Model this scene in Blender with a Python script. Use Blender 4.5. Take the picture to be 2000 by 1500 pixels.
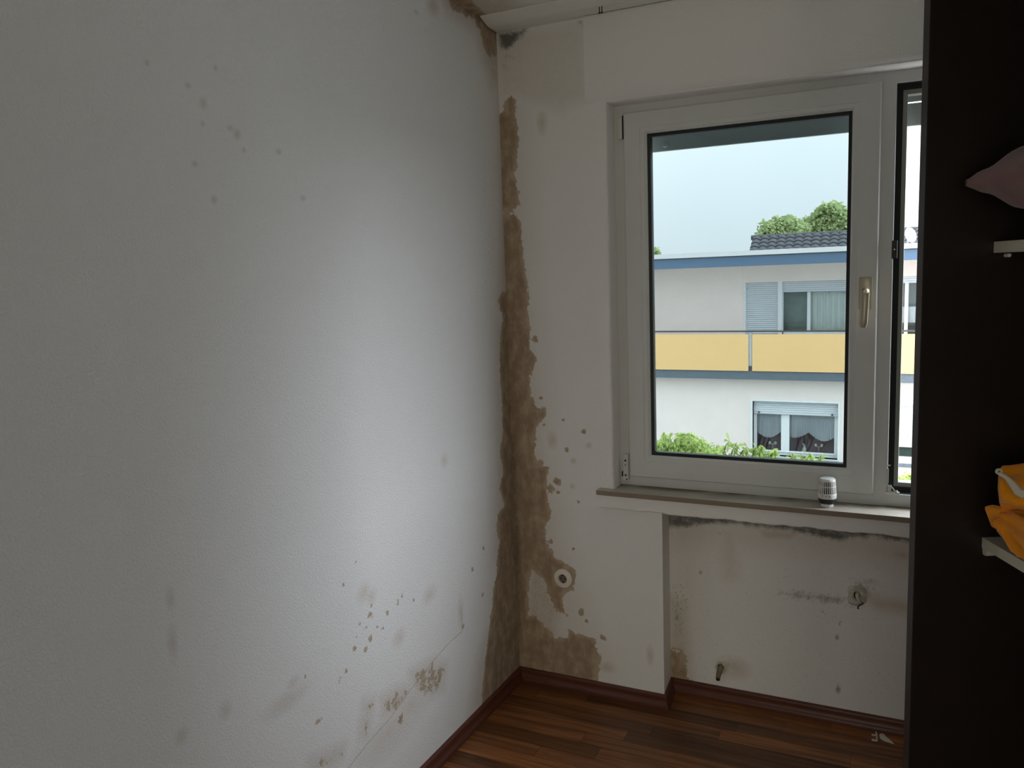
import bpy, bmesh, math, random
import numpy as np
from mathutils import Matrix, Vector

for o in list(bpy.data.objects):
    bpy.data.objects.remove(o, do_unlink=True)
random.seed(7)
SC = bpy.context.scene
COL = SC.collection

# ------------------------------------------------------------------ camera
F_PX = 1601.42
YAW, PITCH, ROLL = 0.461974, 1.438944, -0.036918
CAM = np.array([1.396456, -2.782609, 1.604497])


def _rz(a):
    return np.array([[math.cos(a), -math.sin(a), 0], [math.sin(a), math.cos(a), 0], [0, 0, 1]])


def _rx(a):
    return np.array([[1, 0, 0], [0, math.cos(a), -math.sin(a)], [0, math.sin(a), math.cos(a)]])


ROT = _rz(YAW) @ _rx(PITCH) @ _rz(ROLL)
cam_data = bpy.data.cameras.new('camera')
cam_data.sensor_fit = 'HORIZONTAL'
cam_data.sensor_width = 36.0
cam_data.lens = 36.0 * F_PX / 2000.0
cam_data.clip_start = 0.02
cam_data.clip_end = 500
cam = bpy.data.objects.new('camera', cam_data)
m4 = Matrix([list(ROT[i]) + [CAM[i]] for i in range(3)] + [[0, 0, 0, 1]])
cam.matrix_world = m4
COL.objects.link(cam)
SC.camera = cam

# ------------------------------------------------------------------ view, sky
SC.view_settings.view_transform = 'Standard'
SC.view_settings.look = 'None'
SC.view_settings.gamma = 1.0
SC.view_settings.use_curve_mapping = False
SC.view_settings.exposure = 0.0
SKY_STRENGTH = 2.0          # radiance of the cloud cover at the horizon

world = bpy.data.worlds.new('overcast_sky')
SC.world = world
world.use_nodes = True
wn = world.node_tree
wn.nodes.clear()
w_out = wn.nodes.new('ShaderNodeOutputWorld')
w_bg = wn.nodes.new('ShaderNodeBackground')
w_tc = wn.nodes.new('ShaderNodeTexCoord')
w_sep = wn.nodes.new('ShaderNodeSeparateXYZ')
w_mx = wn.nodes.new('ShaderNodeMath'); w_mx.operation = 'MAXIMUM'; w_mx.inputs[1].default_value = 0.0
w_ma = wn.nodes.new('ShaderNodeMath'); w_ma.operation = 'MULTIPLY_ADD'
w_ma.inputs[1].default_value = 2.0; w_ma.inputs[2].default_value = 1.0      # CIE overcast: 1 + 2 sin(elevation)
w_cl = wn.nodes.new('ShaderNodeTexNoise'); w_cl.inputs['Scale'].default_value = 2.6; w_cl.inputs['Detail'].default_value = 4
w_cr = wn.nodes.new('ShaderNodeValToRGB')
w_cr.color_ramp.elements[0].position = 0.3; w_cr.color_ramp.elements[0].color = (0.80, 0.885, 0.955, 1)
w_cr.color_ramp.elements[1].position = 0.72; w_cr.color_ramp.elements[1].color = (0.91, 0.965, 1.0, 1)
w_st = wn.nodes.new('ShaderNodeMath'); w_st.operation = 'MULTIPLY'; w_st.inputs[1].default_value = SKY_STRENGTH
L = wn.links.new
L(w_tc.outputs['Generated'], w_sep.inputs[0]); L(w_sep.outputs['Z'], w_mx.inputs[0]); L(w_mx.outputs[0], w_ma.inputs[0])
L(w_ma.outputs[0], w_st.inputs[0]); L(w_tc.outputs['Generated'], w_cl.inputs['Vector']); L(w_cl.outputs['Fac'], w_cr.inputs['Fac'])
L(w_cr.outputs['Color'], w_bg.inputs['Color']); L(w_st.outputs[0], w_bg.inputs['Strength']); L(w_bg.outputs[0], w_out.inputs['Surface'])

SC.cycles.max_bounces = 8
SC.cycles.diffuse_bounces = 5
SC.cycles.glossy_bounces = 3
SC.cycles.transparent_max_bounces = 10
SC.cycles.adaptive_threshold = 0.1

# the sun veiled by cloud, to the right behind the neighbour's house
sun = bpy.data.lights.new('veiled_sun', 'SUN'); sun.energy = 9.0; sun.angle = math.radians(54); sun.color = (0.90, 0.95, 1.0)
sun_o = bpy.data.objects.new('veiled_sun', sun); COL.objects.link(sun_o)
_az, _el = math.radians(10), math.radians(14)
sun_o.rotation_euler = Vector((math.cos(_az) * math.cos(_el), math.sin(_az) * math.cos(_el), math.sin(_el))).to_track_quat('Z', 'Y').to_euler()


def portal(name, loc, rot, sx, sy):
    ld = bpy.data.lights.new(name, 'AREA'); ld.shape = 'RECTANGLE'; ld.size = sx; ld.size_y = sy
    ld.cycles.is_portal = True
    lo = bpy.data.objects.new(name, ld); lo.location = loc; lo.rotation_euler = rot
    COL.objects.link(lo)


# sampling portals in the window and the added rear door (guide sky light, emit nothing)
portal('window_portal', (1.44, 0.23, 1.5), (math.radians(-90), 0, 0), 2.1, 1.45)
portal('rear_portal', (2.02, -4.42, 1.2), (math.radians(90), 0, 0), 2.28, 2.4)


# ------------------------------------------------------------------ pixel -> place helpers
def ray(px, py):
    return ROT @ np.array([(px - 1000.0) / F_PX, -(py - 750.0) / F_PX, -1.0])


def on_axis(px, py, ax, v):
    d = ray(px, py)
    return CAM + d * ((v - CAM[ax]) / d[ax])


def on_y(px, py, y=0.0): return on_axis(px, py, 1, y)
def on_x(px, py, x=0.0): return on_axis(px, py, 0, x)
def on_z(px, py, z=0.0): return on_axis(px, py, 2, z)


# ------------------------------------------------------------------ material helpers
def new_mat(name):
    m = bpy.data.materials.new(name); m.use_nodes = True
    return m, m.node_tree, m.node_tree.nodes['Principled BSDF']


def simple(name, col, rough=0.5, spec=0.5, metal=0.0, bump=0.0, bscale=60, var=0.0, vscale=8):
    m, nt, b = new_mat(name)
    b.inputs['Base Color'].default_value = (*col, 1)
    b.inputs['Roughness'].default_value = rough
    b.inputs['Specular IOR Level'].default_value = spec
    b.inputs['Metallic'].default_value = metal
    tc = nt.nodes.new('ShaderNodeTexCoord')
    if bump:
        n = nt.nodes.new('ShaderNodeTexNoise'); n.inputs['Scale'].default_value = bscale; n.inputs['Detail'].default_value = 3
        bp = nt.nodes.new('ShaderNodeBump'); bp.inputs['Strength'].default_value = bump; bp.inputs['Distance'].default_value = 0.004
        nt.links.new(tc.outputs['Object'], n.inputs['Vector']); nt.links.new(n.outputs['Fac'], bp.inputs['Height'])
        nt.links.new(bp.outputs['Normal'], b.inputs['Normal'])
    if var:
        n = nt.nodes.new('ShaderNodeTexNoise'); n.inputs['Scale'].default_value = vscale; n.inputs['Detail'].default_value = 5
        mx = nt.nodes.new('ShaderNodeMix'); mx.data_type = 'RGBA'
        mx.inputs['A'].default_value = (*[c * (1 - var) for c in col], 1)
        mx.inputs['B'].default_value = (*[min(1, c * (1 + var)) for c in col], 1)
        nt.links.new(tc.outputs['Object'], n.inputs['Vector']); nt.links.new(n.outputs['Fac'], mx.inputs['Factor'])
        nt.links.new(mx.outputs['Result'], b.inputs['Base Color'])
    return m


def glass_mat(name, tint, refl=0.06):
    m = bpy.data.materials.new(name); m.use_nodes = True
    nt = m.node_tree; nt.nodes.clear()
    o = nt.nodes.new('ShaderNodeOutputMaterial'); t = nt.nodes.new('ShaderNodeBsdfTransparent'); g = nt.nodes.new('ShaderNodeBsdfGlossy')
    t.inputs['Color'].default_value = (*tint, 1); g.inputs['Roughness'].default_value = 0.01
    lw = nt.nodes.new('ShaderNodeFresnel'); lw.inputs['IOR'].default_value = 1.45
    mx = nt.nodes.new('ShaderNodeMixShader')
    nt.links.new(lw.outputs[0], mx.inputs['Fac']); nt.links.new(t.outputs[0], mx.inputs[1]); nt.links.new(g.outputs[0], mx.inputs[2])
    nt.links.new(mx.outputs[0], o.inputs['Surface'])
    return m


def wall_mat(name, clean, chip=1.0):
    """white woodchip paper; brown water stains, black mould and specks from the wall's damage map"""
    m, nt, b = new_mat(name)
    N, K = nt.nodes.new, nt.links.new
    b.inputs['Roughness'].default_value = 0.9
    b.inputs['Specular IOR Level'].default_value = 0.25
    tc = N('ShaderNodeTexCoord')

    def noise(scale, detail=4, rough=0.55):
        n = N('ShaderNodeTexNoise'); n.inputs['Scale'].default_value = scale; n.inputs['Detail'].default_value = detail
        n.inputs['Roughness'].default_value = rough
        K(tc.outputs['Object'], n.inputs['Vector']); return n.outputs['Fac']

    def math_(op, a, c=None, d=None):
        n = N('ShaderNodeMath'); n.operation = op
        for i, v in enumerate((a, c, d)):
            if v is None: continue
            if isinstance(v, (int, float)): n.inputs[i].default_value = v
            else: K(v, n.inputs[i])
        return n.outputs[0]

    def attr(a):
        n = N('ShaderNodeAttribute'); n.attribute_name = a; return n.outputs['Fac']

    def step(v, lo, hi):
        n = N('ShaderNodeMapRange'); n.interpolation_type = 'SMOOTHSTEP'
        n.inputs['From Min'].default_value = lo; n.inputs['From Max'].default_value = hi
        K(v, n.inputs['Value']); return n.outputs['Result']

    def mix(f, a, c):
        n = N('ShaderNodeMix'); n.data_type = 'RGBA'
        for k, v in (('Factor', f), ('A', a), ('B', c)):
            if isinstance(v, tuple): n.inputs[k].default_value = (*v, 1)
            elif isinstance(v, (int, float)): n.inputs[k].default_value = v
            else: K(v, n.inputs[k])
        return n.outputs['Result']
    n_big, n_mid, n_fine, n_chip = noise(2.2, 1), noise(38, 4, 0.6), noise(170, 2, 0.6), noise(185, 2, 0.5)
    base = mix(n_big, tuple(c * 0.97 for c in clean), clean)
    # faint discolouration
    fa = math_('MULTIPLY', attr('faint'), math_('ADD', math_('MULTIPLY', n_mid, 0.9), 0.45))
    base = mix(math_('MINIMUM', fa, 1.0), base, tuple(c * k for c, k in zip(clean, (0.69, 0.61, 0.52))))
    # brown water stain
    st = math_('ADD', attr('stain'), math_('MULTIPLY', math_('SUBTRACT', n_mid, 0.5), 1.15))
    st = math_('ADD', st, math_('MULTIPLY', math_('SUBTRACT', n_fine, 0.5), 0.30))
    sm = math_('MULTIPLY', step(st, 0.42, 0.56), 0.93)
    mp = N('ShaderNodeMapping'); mp.inputs['Scale'].default_value = (26, 26, 13); K(tc.outputs['Object'], mp.inputs['Vector'])
    nv = N('ShaderNodeTexNoise'); nv.inputs['Scale'].default_value = 1.0; nv.inputs['Detail'].default_value = 5; nv.inputs['Roughness'].default_value = 0.58; K(mp.outputs[0], nv.inputs['Vector'])
    n_s = math_('ADD', math_('MULTIPLY', nv.outputs['Fac'], 0.7), math_('MULTIPLY', n_mid, 0.3))
    n_s = math_('SUBTRACT', n_s, math_('MULTIPLY', math_('SUBTRACT', attr('stain'), 0.8), 0.25))
    tone = mix(step(n_s, 0.32, 0.66), tuple(c * k for c, k in zip(clean, (0.36, 0.245, 0.15))),
               tuple(c * k for c, k in zip(clean, (0.60, 0.475, 0.34))))
    base = mix(sm, base, tone)
    # dark rim where the stain dried
    rim = math_('MULTIPLY', math_('MULTIPLY', step(st, 0.40, 0.50), math_('SUBTRACT', 1.0, step(st, 0.50, 0.60))), 0.35)
    base = mix(rim, base, tuple(c * k for c, k in zip(clean, (0.36, 0.24, 0.13))))
    # mould
    mo = math_('ADD', attr('mold'), math_('MULTIPLY', math_('SUBTRACT', n_mid, 0.5), 0.9))
    mo = math_('ADD', mo, math_('MULTIPLY', math_('SUBTRACT', n_fine, 0.5), 0.5))
    mm = math_('MULTIPLY', step(mo, 0.25, 0.95), math_('MINIMUM', math_('MULTIPLY', attr('mold'), 3.0), 0.86))
    base = mix(mm, base, (0.085, 0.082, 0.075))
    # fine specks
    sp = step(math_('ADD', n_fine, math_('MULTIPLY', attr('speck'), 0.10)), 0.70, 0.76)
    sp = math_('MULTIPLY', sp, math_('ADD', math_('MULTIPLY', attr('speck'), 0.75), 0.10))
    base = mix(sp, base, (0.17, 0.14, 0.09))
    # hairline crack (signed distance map in metres)
    ck = math_('SUBTRACT', 1.0, step(math_('ABSOLUTE', math_('ADD', math_('SUBTRACT', attr('crack'), 1.0), math_('MULTIPLY', math_('SUBTRACT', n_mid, 0.5), 0.008))), 0.0006, 0.0022))
    base = mix(math_('MULTIPLY', ck, 0.5), base, (0.28, 0.24, 0.19))
    K(base, b.inputs['Base Color'])
    h = step(n_chip, 0.40, 0.74)
    bp = N('ShaderNodeBump'); bp.inputs['Strength'].default_value = 0.40 * chip; bp.inputs['Distance'].default_value = 0.0035
    K(h, bp.inputs['Height']); K(bp.outputs['Normal'], b.inputs['Normal'])
    return m


M = {}
M['paper'] = wall_mat('woodchip_wallpaper', (0.86, 0.855, 0.87))
M['paper_window'] = wall_mat('woodchip_wallpaper_window_side', (0.86, 0.835, 0.82), 0.6)
M['ceiling'] = wall_mat('ceiling_paint', (0.84, 0.83, 0.79), 0.3)
M['plain_wall'] = simple('painted_wall', (0.84, 0.83, 0.81), 0.9, 0.2, bump=0.3, bscale=140)
M['pvc'] = simple('white_plastic_profile', (0.67, 0.67, 0.655), 0.34, 0.5, var=0.04, vscale=14)
M['bead'] = simple('white_glazing_bead', (0.86, 0.86, 0.85), 0.3, 0.5)
M['rubber'] = simple('black_rubber', (0.012, 0.015, 0.016), 0.5, 0.4)
M['black'] = simple('black_plastic', (0.02, 0.02, 0.02), 0.45, 0.5)
M['handle'] = simple('beige_anodised_metal', (0.52, 0.47, 0.36), 0.3, 0.5, metal=0.35)
M['steel'] = simple('zinc_hardware', (0.55, 0.55, 0.53), 0.35, 0.5, metal=0.9)
M['white'] = simple('white_plastic', (0.82, 0.82, 0.80), 0.35, 0.5)
M['socket'] = simple('aged_white_plastic', (0.80, 0.72, 0.64), 0.35, 0.5)
M['dark_hole'] = simple('dark_hole', (0.02, 0.017, 0.013), 0.8, 0.2)
M['wardrobe'] = simple('dark_brown_laminate', (0.016, 0.010, 0.009), 0.38, 0.4, var=0.3, vscale=30)
M['wardrobe_edge'] = simple('dark_edge_band', (0.034, 0.027, 0.027), 0.4, 0.5)
M['shelf'] = simple('white_shelf_laminate', (0.60, 0.57, 0.49), 0.45, 0.4)
M['glass'] = glass_mat('window_glass', (0.615, 0.66, 0.665))
M['pane_far'] = glass_mat('house_pane_glass', (0.93, 0.95, 0.95))
M['fill_door_glass'] = glass_mat('warm_fill_door_glass', (0.98, 0.93, 0.82))  # tint warms the fill light through the added rear door
M['far_glass'] = simple('house_window_glass', (0.035, 0.05, 0.05), 0.06, 0.6)
M['brass'] = simple('corroded_pipe', (0.26, 0.21, 0.12), 0.6, 0.4, metal=0.3, bump=0.5, bscale=200, var=0.4, vscale=90)
M['plaster'] = simple('broken_plaster', (0.62, 0.58, 0.50), 0.95, 0.2, bump=0.9, bscale=140, var=0.3, vscale=60)
M['scrap'] = simple('white_paint_scrap', (0.72, 0.74, 0.66), 0.7, 0.3)

# ------------------------------------------------------------------ object helpers
def obj_from(name, verts, faces, mat, parent=None, smooth=False, kind=None, label=None, cat=None, group=None):
    me = bpy.data.meshes.new(name)
    me.from_pydata([tuple(map(float, v)) for v in verts], [], [tuple(f) for f in faces])
    me.update()
    if smooth:
        me.polygons.foreach_set('use_smooth', [True] * len(me.polygons))
    if mat: me.materials.append(M[mat] if isinstance(mat, str) else mat)
    o = bpy.data.objects.new(name, me); COL.objects.link(o)
    return tag(o, parent, kind, label, cat, group)


def tag(o, parent=None, kind=None, label=None, cat=None, group=None):
    if parent is not None:
        o.parent = parent
        o.matrix_parent_inverse = Matrix.Identity(4)
    if kind: o['kind'] = kind
    if label: o['label'] = label
    if cat: o['category'] = cat
    if group: o['group'] = group
    return o


def empty(name, loc=(0, 0, 0), rot=(0, 0, 0), **kw):
    o = bpy.data.objects.new(name, None); o.empty_display_size = 0.1
    o.location = loc; o.rotation_euler = rot; COL.objects.link(o)
    return tag(o, **kw)


class MB:
    """collects simple solids and links them as one mesh"""
    def __init__(self): self.v = []; self.f = []

    def add(self, vs, fs):
        k = len(self.v); self.v += [tuple(v) for v in vs]; self.f += [tuple(i + k for i in f) for f in fs]; return self

    def box(self, x0, x1, y0, y1, z0, z1, bev=0.0):
        if bev <= 0:
            vs = [(x, y, z) for z in (z0, z1) for y in (y0, y1) for x in (x0, x1)]
            fs = [(0, 2, 3, 1), (4, 5, 7, 6), (0, 1, 5, 4), (2, 6, 7, 3), (0, 4, 6, 2), (1, 3, 7, 5)]
            return self.add(vs, fs)
        bm = bmesh.new(); bmesh.ops.create_cube(bm, size=1)
        for v in bm.verts:
            v.co = Vector(((x0 + x1) / 2 + v.co.x * (x1 - x0), (y0 + y1) / 2 + v.co.y * (y1 - y0), (z0 + z1) / 2 + v.co.z * (z1 - z0)))
        bmesh.ops.bevel(bm, geom=bm.edges[:], offset=bev, segments=2, affect='EDGES', profile=0.6)
        bm.verts.index_update()
        self.add([v.co[:] for v in bm.verts], [[v.index for v in f.verts] for f in bm.faces]); bm.free(); return self

    def lathe(self, prof, n=24, c=(0, 0, 0), axis='z', cap0=True, cap1=True):
        vs = []; fs = []
        for r, h in prof:
            for i in range(n):
                a = 2 * math.pi * i / n
                p = (r * math.cos(a), r * math.sin(a), h)
                if axis == 'y': p = (p[0], -p[2], p[1])       # h goes out of the wall, towards -y
                if axis == 'x': p = (p[2], p[0], p[1])
                vs.append((c[0] + p[0], c[1] + p[1], c[2] + p[2]))
        for k in range(len(prof) - 1):
            for i in range(n):
                j = (i + 1) % n
                fs.append((k * n + i, k * n + j, (k + 1) * n + j, (k + 1) * n + i))
        if cap0: fs.append(tuple(range(n))[::-1])
        if cap1: fs.append(tuple((len(prof) - 1) * n + i for i in range(n)))
        return self.add(vs, fs)

    def tube(self, pts, r, n=8, cap=True):
        pts = [Vector(p) for p in pts]; rs = r if isinstance(r, (list, tuple)) else [r] * len(pts)
        vs = []; fs = []
        for k, p in enumerate(pts):
            t = (pts[min(k + 1, len(pts) - 1)] - pts[max(k - 1, 0)]).normalized()
            u = t.cross(Vector((0, 0, 1)))
            if u.length < 1e-3: u = t.cross(Vector((1, 0, 0)))
            u.normalize(); w = t.cross(u)
            for i in range(n):
                a = 2 * math.pi * i / n
                vs.append(p + (u * math.cos(a) + w * math.sin(a)) * rs[k])
        for k in range(len(pts) - 1):
            for i in range(n):
                j = (i + 1) % n
                fs.append((k * n + i, k * n + j, (k + 1) * n + j, (k + 1) * n + i))
        if cap:
            fs.append(tuple(range(n))[::-1]); fs.append(tuple((len(pts) - 1) * n + i for i in range(n)))
        return self.add([tuple(v) for v in vs], fs)

    def rings(self, rects, closed=False):
        """rects: (x0,x1,z0,z1,y) loops joined one to the next: mitred frame profile"""
        vs = []; fs = []
        for x0, x1, z0, z1, y in rects:
            vs += [(x0, y, z0), (x1, y, z0), (x1, y, z1), (x0, y, z1)]
        n = len(rects)
        for k in range(n if closed else n - 1):
            a, c = 4 * k, 4 * ((k + 1) % n)
            for i in range(4):
                j = (i + 1) % 4
                fs.append((a + i, a + j, c + j, c + i))
        return self.add(vs, fs)

    def prism(self, poly, y0, y1):
        """poly in x,z extruded along y"""
        n = len(poly)
        vs = [(x, y0, z) for x, z in poly] + [(x, y1, z) for x, z in poly]
        fs = [tuple(range(n)), tuple(range(2 * n - 1, n - 1, -1))] + [(i, i + n, (i + 1) % n + n, (i + 1) % n) for i in range(n)]
        return self.add(vs, fs)

    def build(self, name, mat, parent=None, smooth=False, **kw):
        o = obj_from(name, self.v, self.f, mat, parent, False, **kw)
        bm = bmesh.new(); bm.from_mesh(o.data); bmesh.ops.recalc_face_normals(bm, faces=bm.faces[:]); bm.to_mesh(o.data); bm.free()
        if smooth:
            o.data.polygons.foreach_set('use_smooth', [True] * len(o.data.polygons))
            o.data.set_sharp_from_angle(angle=math.radians(40))
        return o


def box(name, x0, x1, y0, y1, z0, z1, mat, parent=None, bev=0.0, **kw):
    return MB().box(min(x0, x1), max(x0, x1), min(y0, y1), max(y0, y1), min(z0, z1), max(z0, z1), bev).build(name, mat, parent, **kw)


# ------------------------------------------------------------------ damage maps on the walls
def poly_field(U, V, poly, w):
    """0..1 field: 0.5 on the outline, rising inside, over a distance w (metres)"""
    p = np.asarray(poly, float)
    res = np.zeros_like(U)
    sel = (U > p[:, 0].min() - w) & (U < p[:, 0].max() + w) & (V > p[:, 1].min() - w) & (V < p[:, 1].max() + w)
    if not sel.any(): return res
    u, v = U[sel], V[sel]
    d = np.full(u.shape, 1e9); ins = np.zeros(u.shape, bool)
    n = len(p)
    for i in range(n):
        a, b = p[i], p[(i + 1) % n]
        ab = b - a; L2 = max(ab @ ab, 1e-12)
        t = np.clip(((u - a[0]) * ab[0] + (v - a[1]) * ab[1]) / L2, 0, 1)
        d = np.minimum(d, np.hypot(u - a[0] - t * ab[0], v - a[1] - t * ab[1]))
        c = ((a[1] > v) != (b[1] > v))
        with np.errstate(divide='ignore', invalid='ignore'):
            xi = (b[0] - a[0]) * (v - a[1]) / (b[1] - a[1]) + a[0]
        ins ^= c & (u < xi)
    sd = np.where(ins, d, -d)
    res[sel] = np.clip(0.5 + 0.5 * sd / w, 0, 1)
    return res


def blob_field(U, V, c, ru, rv, soft=0.6):
    q = np.hypot((U - c[0]) / ru, (V - c[1]) / rv)
    return np.clip(0.5 + (1 - q) * soft, 0, 1)


class Damage:
    def __init__(self, U, V, to_uv):
        self.U, self.V, self.to = U, V, to_uv
        self.a = {k: np.zeros_like(U) for k in ('stain', 'mold', 'faint', 'speck')}
        self.a['crack'] = np.full_like(U, 1.05)

    def poly(self, k, pts, wt=1.0, w=0.018):
        uv = [self.to(*p) for p in pts]
        self.a[k] = np.maximum(self.a[k], wt * poly_field(self.U, self.V, uv, w))

    def hole(self, k, pts, wt=1.0, w=0.02):
        uv = [self.to(*p) for p in pts]
        self.a[k] *= 1 - wt * poly_field(self.U, self.V, uv, w)

    def spot(self, k, px, py, rx, ry=None, wt=1.0, soft=0.5):
        ry = ry or rx
        c = self.to(px, py); cu = self.to(px + rx, py); cv = self.to(px, py + ry)
        ru = max(abs(cu[0] - c[0]), 0.0045); rv = max(abs(cv[1] - c[1]), 0.0045)
        self.a[k] = np.maximum(self.a[k], wt * blob_field(self.U, self.V, c, ru, rv, soft))

    def crack(self, pts):
        p = [np.array(self.to(*q)) for q in pts]
        best = np.full_like(self.U, 1e9); sgn = np.zeros_like(self.U)
        for a, b in zip(p[:-1], p[1:]):
            ab = b - a; l = math.hypot(*ab)
            t = ((self.U - a[0]) * ab[0] + (self.V - a[1]) * ab[1]) / l ** 2
            tc = np.clip(t, 0, 1)
            d = np.hypot(self.U - a[0] - tc * ab[0], self.V - a[1] - tc * ab[1])
            s = ((self.U - a[0]) * ab[1] - (self.V - a[1]) * ab[0]) / l
            on = (t > -0.02) & (t < 1.02)
            upd = (d < best) & on & (d < 0.04)
            best[upd] = d[upd]; sgn[upd] = s[upd]
        ok = best < 0.04
        self.a['crack'][ok] = 1.0 + sgn[ok]

    def write(self, me):
        for k, v in self.a.items():
            at = me.attributes.new(k, 'FLOAT', 'POINT'); at.data.foreach_set('value', v.astype(np.float32).ravel())


def grid_mesh(name, us, vs, to_xyz, mat, keep=None, flip=False, damage=None):
    """plane built from grid lines us x vs (numpy); keep(uc, vc) drops cells (openings)"""
    U, V = np.meshgrid(us, vs, indexing='ij')
    P = to_xyz(U, V).reshape(-1, 3)
    nu, nv = len(us), len(vs)
    idx = np.arange(nu * nv).reshape(nu, nv)
    q = np.stack([idx[:-1, :-1], idx[1:, :-1], idx[1:, 1:], idx[:-1, 1:]], -1)
    if keep is not None:
        uc = (us[:-1] + us[1:]) / 2; vc = (vs[:-1] + vs[1:]) / 2
        q = q[keep(*np.meshgrid(uc, vc, indexing='ij'))]
    q = q.reshape(-1, 4)
    if flip: q = q[:, ::-1]
    me = bpy.data.meshes.new(name)
    me.vertices.add(len(P)); me.vertices.foreach_set('co', P.astype(np.float32).ravel())
    me.loops.add(q.size); me.loops.foreach_set('vertex_index', q.astype(np.int32).ravel())
    me.polygons.add(len(q)); me.polygons.foreach_set('loop_start', np.arange(0, q.size, 4, dtype=np.int32))
    me.update(calc_edges=True)
    if damage is not None: damage.write(me)
    me.materials.append(M[mat])
    o = bpy.data.objects.new(name, me); COL.objects.link(o)
    return o


def lines(*segs):
    """segs: (start, stop, step)"""
    out = []
    for a, b, s in segs:
        n = max(1, int(round(abs(b - a) / s)))
        out += list(np.linspace(a, b, n + 1))
    out = sorted(set(round(x, 6) for x in out))
    return np.array(out)


# ================================================================== ROOM
H = 2.5
RX, RY = 3.2, -4.4          # right wall, rear wall
JX, RJX = 0.413, 2.47       # window opening left / right; right side widened unseen to light the corner
SZ, LZ = 0.815, 2.183       # window board top, lintel
PX = 0.592                  # pier edge (niche starts)
ND = 0.138                  # niche depth
BZ = 0.746                  # underside of the band below the window board

# ---- left wall
us = lines((RY, -2.0, 0.3), (-2.0, 0.0, 0.005))
vs = lines((0, H, 0.005))
U, V = np.meshgrid(us, vs, indexing='ij')
D = Damage(U, V, lambda px, py: tuple(on_x(px, py, 0.0)[1:]))
D.poly('stain', [(1040, 560), (992, 566), (977, 576), (974, 590), (977, 606), (983, 618), (979, 640), (977, 680), (977, 720), (979, 760), (981, 800), (982, 850),
                 (978, 870), (977, 885), (983, 920), (978, 940), (977, 955), (986, 985), (978, 1000), (971, 1005), (971, 1035), (976, 1055), (972, 1085),
                 (970, 1120), (965, 1150), (961, 1190), (956, 1220), (953, 1250), (949, 1280), (946, 1310), (943, 1345), (940, 1385), (1040, 1420)], 1.0, 0.02)
D.poly('faint', [(972, 180), (1000, 180), (1000, 600), (972, 600), (978, 400)], 0.45, 0.03)
D.poly('faint', [(930, 1290), (950, 1240), (950, 1390), (915, 1400)], 0.5, 0.04)
D.poly('faint', [(962, 620), (1000, 620), (1000, 1100), (958, 1100)], 0.3, 0.04)
D.poly('stain', [(868, -30), (880, 8), (886, 26), (896, 22), (906, 30), (924, 36), (930, 48), (938, 62), (945, 92), (950, 108), (958, 112), (990, 100), (990, 40), (940, 26), (912, 8), (900, -30)], 0.85, 0.02)
D.poly('faint', [(860, -30), (875, 20), (930, 60), (945, 120), (960, 170), (990, 170), (990, 20), (900, -30)], 0.7, 0.04)
D.poly('mold', [(948, 38), (962, 42), (985, 60), (985, 100), (972, 88), (962, 62)], 0.55, 0.02)
D.poly('mold', [(1008, 840), (1030, 840), (1040, 1260), (1018, 1260), (1010, 1100)], 0.6, 0.02)
for s in [(367, 167, 4, 4), (397, 202, 5, 8), (396, 242, 3, 3), (450, 250, 5, 3), (463, 262, 5, 7), (476, 293, 3, 3), (544, 296, 4, 4), (381, 320, 4, 4), (418, 390, 4, 6),
          (592, 387, 4, 4), (287, 123, 3, 3), (421, 133, 3, 3), (813, 24, 3, 3)]:
    D.spot('faint', *s, wt=0.75)
D.spot('faint', 845, 10, 8, 14, 0.9)
for s in [(695, 1098, 3, 5), (671, 1142, 4, 6), (725, 1184, 4, 6), (721, 1204, 7, 11), (702, 1219, 5, 7), (716, 1225, 6, 6), (737, 1225, 5, 7), (747, 1228, 5, 5), (697, 1244, 3, 4),
          (724, 1246, 5, 8), (755, 1246, 3, 3), (693, 1266, 7, 9), (714, 1270, 5, 8), (702, 1285, 3, 5), (676, 1311, 4, 7), (662, 1331, 6, 11), (596, 1320, 3, 6), (597, 1343, 3, 5),
          (777, 1174, 4, 8), (786, 1161, 4, 8), (762, 1185, 3, 7), (757, 1197, 3, 8), (808, 1172, 3, 8), (923, 1111, 3, 6), (944, 1071, 3, 8), (942, 1161, 3, 6), (905, 1225, 4, 7),
          (781, 1405, 8, 12), (614, 1424, 5, 10), (626, 1407, 6, 8), (620, 1408, 5, 8)]:
    D.spot('stain', *s, wt=0.62)
for s in [(710, 1159, 9, 13), (725, 1165, 7, 11), (779, 1246, 9, 12), (573, 1334, 9, 9), (839, 1162, 9, 11), (333, 1170, 6, 16), (337, 1255, 7, 24), (440, 1388, 9, 13), (355, 1438, 9, 12),
          (868, 900, 5, 9), (900, 1195, 4, 20), (560, 1370, 30, 14), (760, 1430, 40, 30), (800, 1380, 30, 25)]:
    D.spot('faint', *s, wt=0.55)
for p in ([(800, 1312), (845, 1290), (872, 1298), (866, 1345), (840, 1362), (810, 1355)], [(745, 1362), (775, 1345), (800, 1340), (795, 1372), (770, 1397), (745, 1402)],
          [(710, 1370), (730, 1365), (728, 1395), (712, 1402)], [(705, 1402), (725, 1395), (720, 1447), (705, 1440)], [(605, 1485), (640, 1470), (672, 1458), (668, 1476), (640, 1502), (605, 1510)]):
    D.poly('faint', p, 0.65, 0.03); D.poly('stain', p, 0.50, 0.03); D.poly('speck', p, 0.8, 0.03)
D.poly('speck', [(925, 300), (985, 280), (985, 620), (920, 600)], 0.7, 0.06)
D.poly('speck', [(660, 1150), (800, 1130), (930, 1050), (930, 1250), (700, 1500), (560, 1500)], 0.45, 0.12)
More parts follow.
